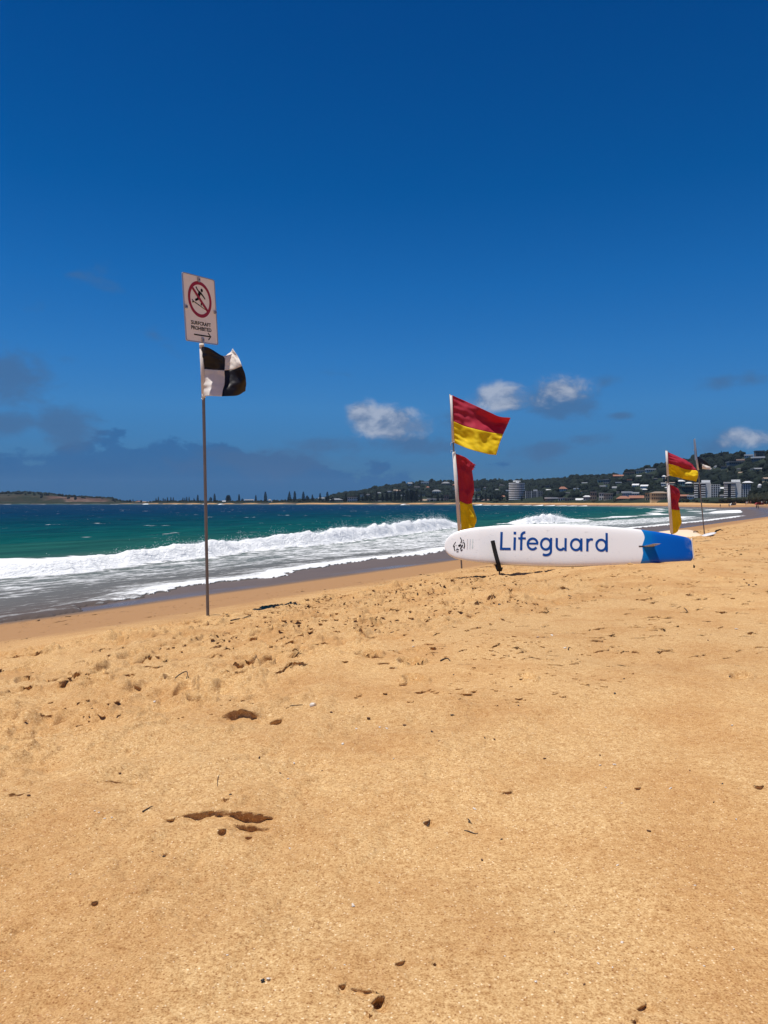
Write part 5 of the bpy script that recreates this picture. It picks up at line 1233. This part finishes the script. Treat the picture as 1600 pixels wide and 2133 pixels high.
def edge_sd(px, py):
    d = 1e9
    for (ax, ay), (bx, by) in zip(EDGE[:-1], EDGE[1:]):
        dx, dy = bx - ax, by - ay; k = max(0, min(1, ((px - ax) * dx + (py - ay) * dy) / (dx * dx + dy * dy))); d = min(d, math.hypot(px - ax - k * dx, py - ay - k * dy))
    ins = False; n = len(poly)
    for k in range(n):
        x1, y1 = poly[k]; x2, y2 = poly[(k + 1) % n]
        if (y1 > py) != (y2 > py) and px < (x2 - x1) * (py - y1) / (y2 - y1) + x1: ins = not ins
    return -d if ins else d
for i in range(len(xs)):
    for p in section(i):
        V.append(bp(*p)); px_, py_ = p[0] / kb + 1188, 1178 - p[2] * math.cos(TH) / kb
        tail.append(edge_sd(px_, py_) if 1325 < px_ < 1365 else (-25 if px_ < 1340 else px_ - 1343))
F = []
for i in range(len(xs) - 1):
    for j in range(NS): F.append((i * NS + j, (i + 1) * NS + j, (i + 1) * NS + (j + 1) % NS, i * NS + (j + 1) % NS))
F += [tuple(range(NS)), tuple(((len(xs) - 1) * NS + j) for j in range(NS - 1, -1, -1))]
m, t, b, out = new_mat('board_gelcoat')
co = t.add('ShaderNodeTexCoord').outputs['Object']; T_ = t.attr('tail').outputs['Fac']
scuff = t.m('MULTIPLY', t.ss(t.noise(t.vmul(co, (3, 1, 6)), 3.0, 6, .72), .58, .74), .45)
wht = t.mix(scuff, (.90, .895, .875), (.50, .50, .50))
blue = t.ramp(t.m('DIVIDE', T_, 110.0), [(0, (.002, .175, .50)), (.10, (.002, .155, .50)), (.30, (.001, .105, .48)), (1.0, (.001, .082, .42))])
blue = t.mix(t.m('MULTIPLY', t.m('MULTIPLY', t.ss(T_, 88.0, 104.0), t.ss(t.noise(co, 9.0, 4, .6), .42, .6)), .5), blue, (.25, .30, .42))
t.set(b, 'Base Color', t.mix(t.ss(T_, -.28, .28), wht, blue)); t.set(b, 'Roughness', .32); t.set(b, 'Specular IOR Level', .45); t.set(b, 'Coat Weight', .25); t.set(b, 'Coat Roughness', .15)
hull = mesh_obj('hull', V, F, m, rb, True)
hull.data.attributes.new('tail', 'FLOAT', 'POINT').data.foreach_set('value', tail)
def face_n(px, py=None):      # bottom surface depth along the normal at a column
    return float(np.interp(px, xs, rock))
def face_at(px, py, lift=.003):
    """point on the hull face at a photo pixel, lifted a little"""
    i = int(np.argmin(np.abs(xs - px))); a, b_ = ab(px, py)
    b1 = (1178 - tp[i]) * kb / math.cos(TH); b0 = (1178 - bt[i]) * kb / math.cos(TH); c = (b1 + b0) / 2; hw = (b1 - b0) / 2
    r_ = min(.999, abs((b_ - c) / hw)) ** 2.0; sn = math.sqrt(max(0, 1 - r_ * r_)); t_ = thick[i]
    return bp(a, t_ / 2 * sn ** .55 + float(np.interp(px, xs, rock)) - t_ / 2 + lift, b_)
M_BLUE = simple('lettering_blue', (.001, .062, .29), .5, .06, spec=.25)
def ribbon_px(pts, w, lift, closed=False, sub=1):
    """stroke of width w (pixels) laid on the hull face, following it"""
    P_ = []
    n = len(pts); seg = n if closed else n - 1
    for k in range(seg):
        a = pts[k]; c = pts[(k + 1) % n]
        for q_ in range(sub): f_ = q_ / sub; P_.append((a[0] + (c[0] - a[0]) * f_, a[1] + (c[1] - a[1]) * f_))
    if not closed: P_.append(pts[-1])
    v, f = stroke(P_, w, 0, closed); return [face_at(x, z_, lift) for x, _, z_ in v], [ff[::-1] for ff in f]
# lettering drawn as strokes on a baseline that runs gently downhill, slightly slanted
def LB(x, y):      # glyph space: x in px from the left of L at baseline, y up
    return (1043.0 + x + y * .075, 1145.6 + .0185 * x - y)
def arc(cx, cy, rx, ry, a0, a1, n=22): return [(cx + rx * math.cos(R(a0 + (a1 - a0) * k / n)), cy + ry * math.sin(R(a0 + (a1 - a0) * k / n))) for k in range(n + 1)]
sw = 5.0
GLY = [('letter_l_capital', [([(2.5, 37.5), (2.5, 0.01)], sw), ([(0, 2.4), (22.5, 2.4)], 4.8)]),
       ('letter_i', [([(30.4, 26.5), (30.4, 0)], sw), ([(30.3, 38.2), (30.3, 32.8)], 5.4)]),
       ('letter_f', [([(44.2, 0), (44.2, 28)] + arc(51.6, 29.5, 7.4, 7.6, 180, 84, 12)[1:], sw), ([(37.6, 24.6), (53.5, 24.6)], 4.2)]),
       ('letter_e', [(arc(68.0, 13.3, 10.2, 11.2, 8, 322, 34), 4.7), ([(58.5, 14.2), (79.6, 14.2)], 3.9)]),
       ('letter_g', [(arc(95.6, 13.6, 9.9, 11.2, 0, 360, 40)[:-1], 4.7, True), ([(106.5, 26.5), (106.5, .5)] + arc(96.2, -1.0, 10.3, 8.2, 0, -128, 16), 4.8)]),
       ('letter_u', [([(118.4, 26.5), (118.4, 11)] + arc(126.6, 10.8, 8.2, 8.6, 180, 330, 16), 4.8), ([(136.9, 26.5), (136.9, 0)], 4.8)]),
       ('letter_a', [(arc(158.6, 13.4, 10.2, 11.2, 0, 360, 40)[:-1], 4.7, True), ([(170.0, 26.5), (170.0, 0)], 4.8)]),
       ('letter_r', [([(182.6, 26.5), (182.6, 0)], 4.8), (arc(190.8, 15.8, 8.2, 9.2, 180, 66, 12), 4.6)]),
       ('letter_d', [(arc(211.8, 13.4, 10.2, 11.2, 0, 360, 40)[:-1], 4.7, True), ([(223.2, 39.0), (223.2, 0)], 4.8)])]
let = []
for gi, (nm, st) in enumerate(GLY):
    for k, sdef in enumerate(st):
        pts_ = [LB(*p) for p in sdef[0]]; let.append(ribbon_px(pts_, sdef[1], .0028 + .0004 * k, len(sdef) > 2, 6 if len(pts_) < 4 else 1))
V, F = merge(let); mesh_obj('lettering', V, F, M_BLUE, rb)
# round emblem near the nose and the faint column of small text beside it
em = []
def E(x, y): return (935 + x / 17.78, 1100 + y / 17.78)
for k, (pts_, w) in enumerate([([(300, 480), (245, 550), (208, 620), (205, 660)], 22), ([(250, 620), (235, 690), (248, 760), (268, 810)], 34), ([(470, 325), (500, 390), (522, 440)], 30), ([(522, 440), (500, 490), (478, 528)], 34), ([(560, 405), (600, 455)], 18),
                            ([(585, 490), (618, 560), (620, 640), (595, 730)], 36), ([(545, 590), (520, 650), (490, 690), (465, 760)], 44), ([(390, 640), (440, 615), (480, 580)], 62), ([(300, 775), (350, 760), (410, 768)], 28), ([(350, 690), (340, 760)], 16), ([(315, 845), (395, 838)], 26), ([(470, 815), (540, 770)], 36),
                            ([(535, 525), (560, 520)], 22), ([(545, 680), (575, 700)], 14), ([(290, 600), (330, 610)], 20)]):
    em.append(ribbon_px([E(*p) for p in pts_], w / 17.78, .003 + k * .0001, False, 3))
V, F = merge(em); mesh_obj('emblem', V, F, M_SBLK, rb)
M_FAINT = [simple('faint_print_grey', (.42, .38, .38), .5), simple('faint_print_blue', (.36, .44, .48), .5), simple('faint_print_green', (.42, .55, .52), .5)]
for c_, (x, mt) in enumerate(((738, 0), (838, 1), (935, 2))):
    fp = []
    y = 405
    while y < (790 if c_ < 2 else 760):
        l_ = random.uniform(10, 22); xx = x - (y - 405) * .07
        fp.append(ribbon_px([E(xx - 13, y), E(xx + 13, y)], l_ / 17.78 * .8, .003, False, 1)); y += l_ + random.uniform(5, 12)
    V, F = merge(fp); mesh_obj('small_print', V, F, M_FAINT[mt], rb)
# fin: thin raked blade standing out of the face near the wave graphic
M_FIN = simple('fin_grey', (.50, .47, .43), .35, .15)
prof = []
a0, b0 = ab(1341, 1138.3); a1, b1 = ab(1366.5, 1138.3); 
fin_out = [(0, a0, a1)] + [(k / 8, a0 + (a1 - a0) * (.62 * (k / 8) ** .9), a1 + (a1 - a0) * (.10 * math.sin(k / 8 * 1.5) + .12 * (k / 8))) for k in range(1, 9)]
V = []; fl = .205
for side in (-1, 1):
    for (d_, p0, p1) in fin_out:
        for q_ in range(7):
            f_ = q_ / 6; a_ = p0 + (p1 - p0) * f_; th_ = .0065 * math.sin(math.pi * min(1, f_ * 1.02 + .0)) ** .6 * (1 - .6 * d_)
            V.append(bp(a_, -.012 + face_n(1352) + d_ * fl, b0 + side * th_))
n_ = len(fin_out); F = []
for sd in (0, 1):
    o_ = sd * n_ * 7
    for i in range(n_ - 1):
        for j in range(6):
            f_ = (o_ + i * 7 + j, o_ + i * 7 + j + 1, o_ + (i + 1) * 7 + j + 1, o_ + (i + 1) * 7 + j); F.append(f_ if sd else f_[::-1])
F.append(tuple([(n_ - 1) * 7 + j for j in range(7)] + [n_ * 7 + (n_ - 1) * 7 + j for j in range(6, -1, -1)]))
mesh_obj('fin', V, F, M_FIN, rb, True)
V, F = [], []
pb_ = []
for (x0, x1, y0, y1) in ((1334.5, 1368, 1137.2, 1139.4),):
    c4 = [face_at(x0, y0, .004), face_at(x1, y0, .004), face_at(x1, y1, .004), face_at(x0, y1, .004)]; V += c4; F.append((0, 3, 2, 1))
mesh_obj('fin_box', V, F, M_SBLK, rb)
tube_obj('tail_band', [bp((1448.6 - 1188) * kb, face_n(1448) - .07 * (1 - abs(2 * k / 10 - 1) ** 3) * 0 + .004, ab(1448, 1121 + 45 * k / 10)[1]) for k in range(11)], .008, M_SLEEVE, rb, 6)
# the stand
gs = G(1041, 1202.5)
st = empty('board_stand', gs, 'black padded hook stand on a rusty stake holding the nose end of the rescue board', 'board stand')
def sr(p): return Vector(OB + p - gs)
def spx(px, py, n_): a_, b_ = ab(px, py); return sr(bp(a_, n_, b_))
M_FOAM = simple('black_foam_padding', (.012, .012, .013), .85, .2, 20, .3, 0, .6, 60); M_RUST = simple('rusty_stake', (.16, .085, .06), .7, .3, 20)
pad = [spx(1026.5, 1129.5, .085), spx(1028.5, 1140, .08), spx(1031, 1152, .075), spx(1034, 1165, .072), spx(1036.5, 1174, .065), spx(1039, 1181, .03), spx(1040, 1183.5, -.05), spx(1040, 1181, -.13), spx(1039, 1172, -.175), spx(1036, 1150, -.185), spx(1033, 1130, -.19)]
tube_obj('padded_hook', [Vector(p) for p in catmull([tuple(p) for p in pad], 50)], .031, M_FOAM, st, 12)
ct = spx(1041, 1181, -.04)
tube_obj('socket', [ct + Vector((0, 0, .0)), ct + Vector((0, 0, -.055))], [.055, .036], M_FOAM, st, 12)
tube_obj('stake', [ct + Vector((0, 0, -.05)), Vector((0, 0, -.12))], .011, M_RUST, st, 8)
# dark peg by the tail
gp = G(1446, 1184.5); gp.z = ground_z(gp.x, gp.y); pg = empty('peg', gp, 'short black peg standing in the sand below the blue tail', 'peg')
V, F = tube([(0, 0, -.05), (0, 0, .02), (-.004, 0, .040)], [.012, .012, .005], 8); mesh_obj('shaft', V, F, M_FOAM, pg)
# thin bent twig standing by the board
M_TWIG = simple('twig_bark', (.06, .038, .024), .9, .3, 60); M_LEAF = simple('dry_leaf', (.10, .045, .02), .8, .3, 40); M_SHELL = simple('shell', (.62, .54, .45), .45, .1, 40); M_PEB = simple('dark_pebble', (.02, .018, .02), .6, .3, 60)
# ------------------------------------------------------------------ boards lying behind
g5 = G(1440, 1118.5); Yc = g5.y
cb = empty('surfboard', PX(1430, 1118, Yc), 'cream surfboard lying on the sand behind the blue tail', 'surfboard')
kc = Yc / FPX; Oc = PX(1430, 1118, Yc)
def crel(px, py, dy): p = PX(px, py, Yc) - Oc; p.y += dy; return p
out_t = [(1385, 1109), (1405, 1106.5), (1425, 1105.2), (1445, 1104.8), (1455, 1106), (1461, 1109), (1464.5, 1113.5)]
out_b = [(1385, 1124), (1405, 1124), (1425, 1122), (1445, 1119.5), (1455, 1117.3), (1461, 1116), (1464.5, 1115)]
V = []; F = []; n_ = 30
xt = np.linspace(1385, 1464.5, n_); tt_ = np.interp(xt, [p[0] for p in out_t], [p[1] for p in out_t]); tb_ = np.interp(xt, [p[0] for p in out_b], [p[1] for p in out_b])
for i in range(n_):
    far_ = crel(xt[i], tt_[i], .55); near_ = crel(xt[i], tb_[i], 0)
    for j in range(16):
        an = 2 * math.pi * j / 16; f_ = .5 + .5 * math.cos(an); p = near_ + (far_ - near_) * f_ ; p.z += .035 * math.sin(an) * min(1, (n_ - 1 - i) / 3 + .3); V.append(p)
for i in range(n_ - 1):
    for j in range(16): F.append((i * 16 + j, i * 16 + (j + 1) % 16, (i + 1) * 16 + (j + 1) % 16, (i + 1) * 16 + j))
F += [tuple(range(15, -1, -1)), tuple((n_ - 1) * 16 + j for j in range(16))]
M_CREAM = simple('cream_board', (.74, .58, .40), .4, .08); mesh_obj('deck', V, F, M_CREAM, cb, True)
p = crel(1456, 1110.5, .25); V, F = tube([p + Vector((-.08, 0, .03)), p + Vector((-.03, 0, .055)), p + Vector((.05, 0, .05)), p + Vector((.09, 0, .02))], .016, 8); mesh_obj('handle', V, F, M_LEAF, cb, True)
p = crel(1458, 1117.6, -.02); V, F = tube([p + Vector((0, 0, .0)), p + Vector((-.02, 0, -.05))], [.03, .02], 8); mesh_obj('fin', V, F, M_SBLK, cb)
g6 = G(1480, 1116.5); Y6 = g6.y; sb_ = empty('surfboard', PX(1481, 1114, Y6), 'slim white board lying edge-on beside the cream surfboard', 'surfboard')
O6 = PX(1481, 1114, Y6); L0 = PX(1464, 1117, Y6) - O6; L1 = PX(1497, 1110.2, Y6) - O6
V = []; F = []; n_ = 24
for i in range(n_):
    f_ = i / (n_ - 1); c = L0 + (L1 - L0) * f_; c.y += .25 * f_; w_ = .26 * math.sin(math.pi * min(1, .08 + f_ * .86)) ** .6; tk = .035 * math.sin(math.pi * (.06 + .88 * f_)) ** .5
    for j in range(12): an = 2 * math.pi * j / 12; V.append(c + Vector((0, w_ * math.cos(an), tk * math.sin(an))))
for i in range(n_ - 1):
    for j in range(12): F.append((i * 12 + j, i * 12 + (j + 1) % 12, (i + 1) * 12 + (j + 1) % 12, (i + 1) * 12 + j))
F += [tuple(range(11, -1, -1)), tuple((n_ - 1) * 12 + j for j in range(12))]
mesh_obj('deck', V, F, simple('white_board', (.72, .70, .68), .35, .06), sb_, True)
V, F = tube([L1 + Vector((-.04, .2, -.03)), L1 + Vector((.02, .22, .06)), L1 + Vector((.16, .25, .10)), L1 + Vector((.24, .25, .07))], [.025, .03, .02, .008], 8); mesh_obj('fin', V, F, M_SBLK, sb_)

# ------------------------------------------------------------------ small things on the sand
def rest(px, py):
    g = G(px, py); g.z = ground_z(g.x, g.y); return g
def twig(px, py, pts_px, rad, label, cat='twig', mat=None, arch=0.0, group=None):
    rad *= .62; g = rest(px, py); k = g.y / FPX; kd = g.y * g.y / (FPX * (CAMZ - g.z)); n = len(pts_px); path = []
    for i, (dx, dy) in enumerate(pts_px):
        path.append((dx * k, -dy * kd, rad + arch * math.sin(math.pi * i / (n - 1))))
    P_ = catmull(path, max(9, n * 4))
    V, F = tube(P_, [rad * (1 - .55 * i / len(P_)) for i in range(len(P_))], 6); o = mesh_obj('twig' if cat == 'twig' else cat.replace(' ', '_'), V, F, mat or M_TWIG, None, True, g); tag(o, label, cat, group); return o
twig(458, 1620, [(-8, -14), (-6, -3), (0, 8), (7, 20)], .0022, 'thin curved twig standing above the scraped marks in the sand')
twig(307, 1680, [(-6, 5), (-2, 1), (4, -5), (7, -6)], .0035, 'short pointed dark twig left of the scraped marks in the sand')
twig(982, 1701, [(-14, -3), (-4, -1), (6, 3), (13, 3)], .0035, 'short dark twig in the right middle of the sand')
twig(378, 1421, [(-16, 8), (-10, -2), (0, -8), (8, -4), (15, 8)], .006, 'arched dark stem forming a small hoop on the sand', 'twig', None, .03)
twig(928, 1370, [(-11, 2), (-2, -2), (6, -3), (9, 2)], .007, 'dark bent twig on the sand below the board stand')
twig(500, 1296, [(-14, 4), (-4, 1), (6, -1), (13, -8)], .012, 'dark forked driftwood just right of the sign post')
twig(1135, 1198, [(0, 20), (-1, 4), (0, -14)], .003, 'thin upright wire in the sand in front of the rescue board', 'wire', M_POLE, 0)
twig(890, 1688, [(-8, 8), (0, 1), (6, -8)], .005, 'dark twig stub beside a small pit right of the scraped marks')
twig(976, 1682, [(0, -4), (3, 1), (-1, 2), (6, 5)], .003, 'tiny hooked twig above the short dark twig')
twig(610, 1467, [(-16, 4), (-2, 0), (20, -2)], .004, 'thin brown reed lying left of the half-buried shell')
twig(1188, 1237, [(-5, -6), (1, 1), (5, 6)], .010, 'small dark driftwood chip in the sand below the lettering')
twig(1185, 1340, [(-5, 3), (1, -1), (5, -1)], .006, 'tiny bent dark stick in the middle of the right-hand sand')
twig(1430, 1263, [(-9, 4), (0, 0), (9, -5)], .008, 'small dark stick near the right below the board tail')
twig(830, 1305, [(-22, 6), (-6, 1), (8, -3), (20, -4)], .006, 'long pale reed lying in the trampled sand', 'reed', M_LEAF)
twig(835, 1300, [(-9, -14), (0, 2), (9, 14)], .004, 'fine straight reed left of the board stand', 'reed', M_LEAF) if False else None
# half-buried shell
gsh = rest(652, 1470); kx = gsh.y / FPX
V = []; F = []; n1, n2 = 14, 8
for i in range(n2):
    f_ = i / (n2 - 1)
    for j in range(n1):
        a = 2 * math.pi * j / n1; r_ = .017 * math.sin(.25 + f_ * 1.32) * (1 + .06 * math.cos(6 * a)); V.append((r_ * math.cos(a), r_ * math.sin(a) * .8, .018 * (1 - f_)))
for i in range(n2 - 1):
    for j in range(n1): F.append((i * n1 + j, (i + 1) * n1 + j, (i + 1) * n1 + (j + 1) % n1, i * n1 + (j + 1) % n1))
sh_ = mesh_obj('seashell', V, F, M_SHELL, None, True, (gsh.x, gsh.y, gsh.z)); sh_.rotation_euler = (.9, .3, .5); tag(sh_, 'large pale half-buried shell with a dark opening in the middle of the sand', 'seashell')
# dark shell with a pale edge in the foreground
gk = rest(551, 2008)
def chip_mesh(seed, fl=.35):
    v, f = ICO1; p = crown_blob(v, seed, .5) * [1, .8, fl]; return p, f
p_, f_ = chip_mesh(5, .5); o = mesh_obj('mussel_shell', p_ * .0046, f_, M_PEB, None, True, (gk.x - .003, gk.y, gk.z + .004)); tag(o, 'dark mussel shell fragment beside a white chip low in the foreground', 'shell fragment')
p_, f_ = chip_mesh(8, .3); o = mesh_obj('seashell', p_ * .0042, f_, M_SHELL, None, True, (gk.x + .006, gk.y + .006, gk.z + .003)); tag(o, 'white shell chip touching the dark mussel fragment low in the foreground', 'shell fragment')
# scattered white shell chips and dark crumbs
WH = [(604, 1738), (790, 1805), (736, 1855), (473, 1966), (293, 1974), (147, 1808), (10, 1988), (600, 1612), (613, 1575), (197, 1688), (206, 1692), (218, 1700), (233, 1699), (1052, 1962), (1116, 2013), (1246, 1974), (1276, 1981), (1296, 1931), (1295, 1660), (1397, 1629), (1534, 1688),
      (1529, 1942), (1467, 1976), (1286, 1776), (1182, 1996), (989, 1658), (1262, 1628), (1280, 1582), (1250, 1582), (660, 2105), (820, 1570), (1120, 1325), (1150, 1319), (1177, 1340), (1457, 1303), (1534, 1300), (714, 1540), (742, 1506), (791, 1506), (322, 1456), (806, 1506), (1525, 1503), (718, 1980), (735, 1852), (1448, 1820), (861, 1345)]
src = None
for k, (px, py) in enumerate(WH):
    g = rest(px, py); sz = 3.6 / FPX * g.y * random.uniform(.6, 1.25); sz = min(sz, .012)
    if src is None or k % 9 == 0:
        p_, f_ = chip_mesh(20 + k, .35); o = mesh_obj('shell_chip', p_, f_, M_SHELL, None, False, g); src = o
    else: o = inst(src, 'shell_chip', None, g)
    o.scale = (sz, sz * random.uniform(.6, 1), sz); o.rotation_euler = (random.uniform(-.3, .3), random.uniform(-.3, .3), random.uniform(0, 6.28)); o.location = (g.x, g.y, g.z + sz * .25)
    tag(o, 'tiny white shell chip on the ' + ('left' if px < 530 else 'middle' if px < 1060 else 'right') + (' of the nearest sand' if py > 1850 else ' of the middle sand' if py > 1600 else ' of the farther sand'), 'shell chip', 'white shell chips: ' + ('left' if px < 530 else 'middle' if px < 1060 else 'right') + (' near' if py > 1850 else ' mid' if py > 1600 else ' far'))
DK = [(916, 1541), (57, 1537), (1250, 1561), (1155, 1911), (1217, 2017), (1352, 1713), (1004, 1757), (1437, 1594), (342, 1770), (318, 1762), (1487, 1657), (900, 1520), (1010, 1530), (943, 1484), (1080, 1465), (1300, 1408), (768, 1488), (757, 1470), (1030, 1531), (843, 1500), (540, 1567), (584, 1600), (671, 1589), (1135, 1563), (1520, 1400),
      (1281, 1440), (1505, 1620), (480, 1655), (1045, 1715), (945, 1400), (1040, 1260), (1560, 1215), (1575, 1212), (1550, 1202), (860, 1330), (1385, 1340), (1475, 1325), (690, 1480), (60, 1655), (250, 1610)]
src = None
for k, (px, py) in enumerate(DK):
    g = rest(px, py); sz = 3.4 / FPX * g.y * random.uniform(.6, 1.2); sz = min(sz, .02)
    if src is None or k % 8 == 0:
        p_, f_ = chip_mesh(120 + k, .55); o = mesh_obj('weed_crumb', p_, f_, M_PEB if k % 16 else M_LEAF, None, False, g); src = o
    else: o = inst(src, 'weed_crumb', None, g)
    o.scale = (sz * 1.3, sz * random.uniform(.5, .9), sz); o.rotation_euler = (0, 0, random.uniform(0, 6.28)); o.location = (g.x, g.y, g.z + sz * .3)
    tag(o, 'tiny dark crumb on the ' + ('left' if px < 530 else 'middle' if px < 1060 else 'right') + (' of the nearest sand' if py > 1850 else ' of the middle sand' if py > 1600 else ' of the farther sand'), 'debris', 'dark crumbs: ' + ('left' if px < 530 else 'middle' if px < 1060 else 'right') + (' near' if py > 1850 else ' mid' if py > 1600 else ' far'))

# ------------------------------------------------------------------ thin sea air between here and the far shore
V, F = box_v(-4300, 3500, -3500, 3500, -11, 105)
hz_m = bpy.data.materials.new('sea_air'); hz_m.use_nodes = True; ht = NT(hz_m.node_tree); ht.n.clear()
pv = ht.add('ShaderNodeVolumePrincipled', ins={'Color': (.50, .72, 1.0), 'Density': 0.00005, 'Anisotropy': 0.0})
ht.l.new(pv.outputs[0], ht.add('ShaderNodeOutputMaterial').inputs['Volume'])
hz = mesh_obj('haze', V, F, hz_m); tag(hz, kind='stuff')
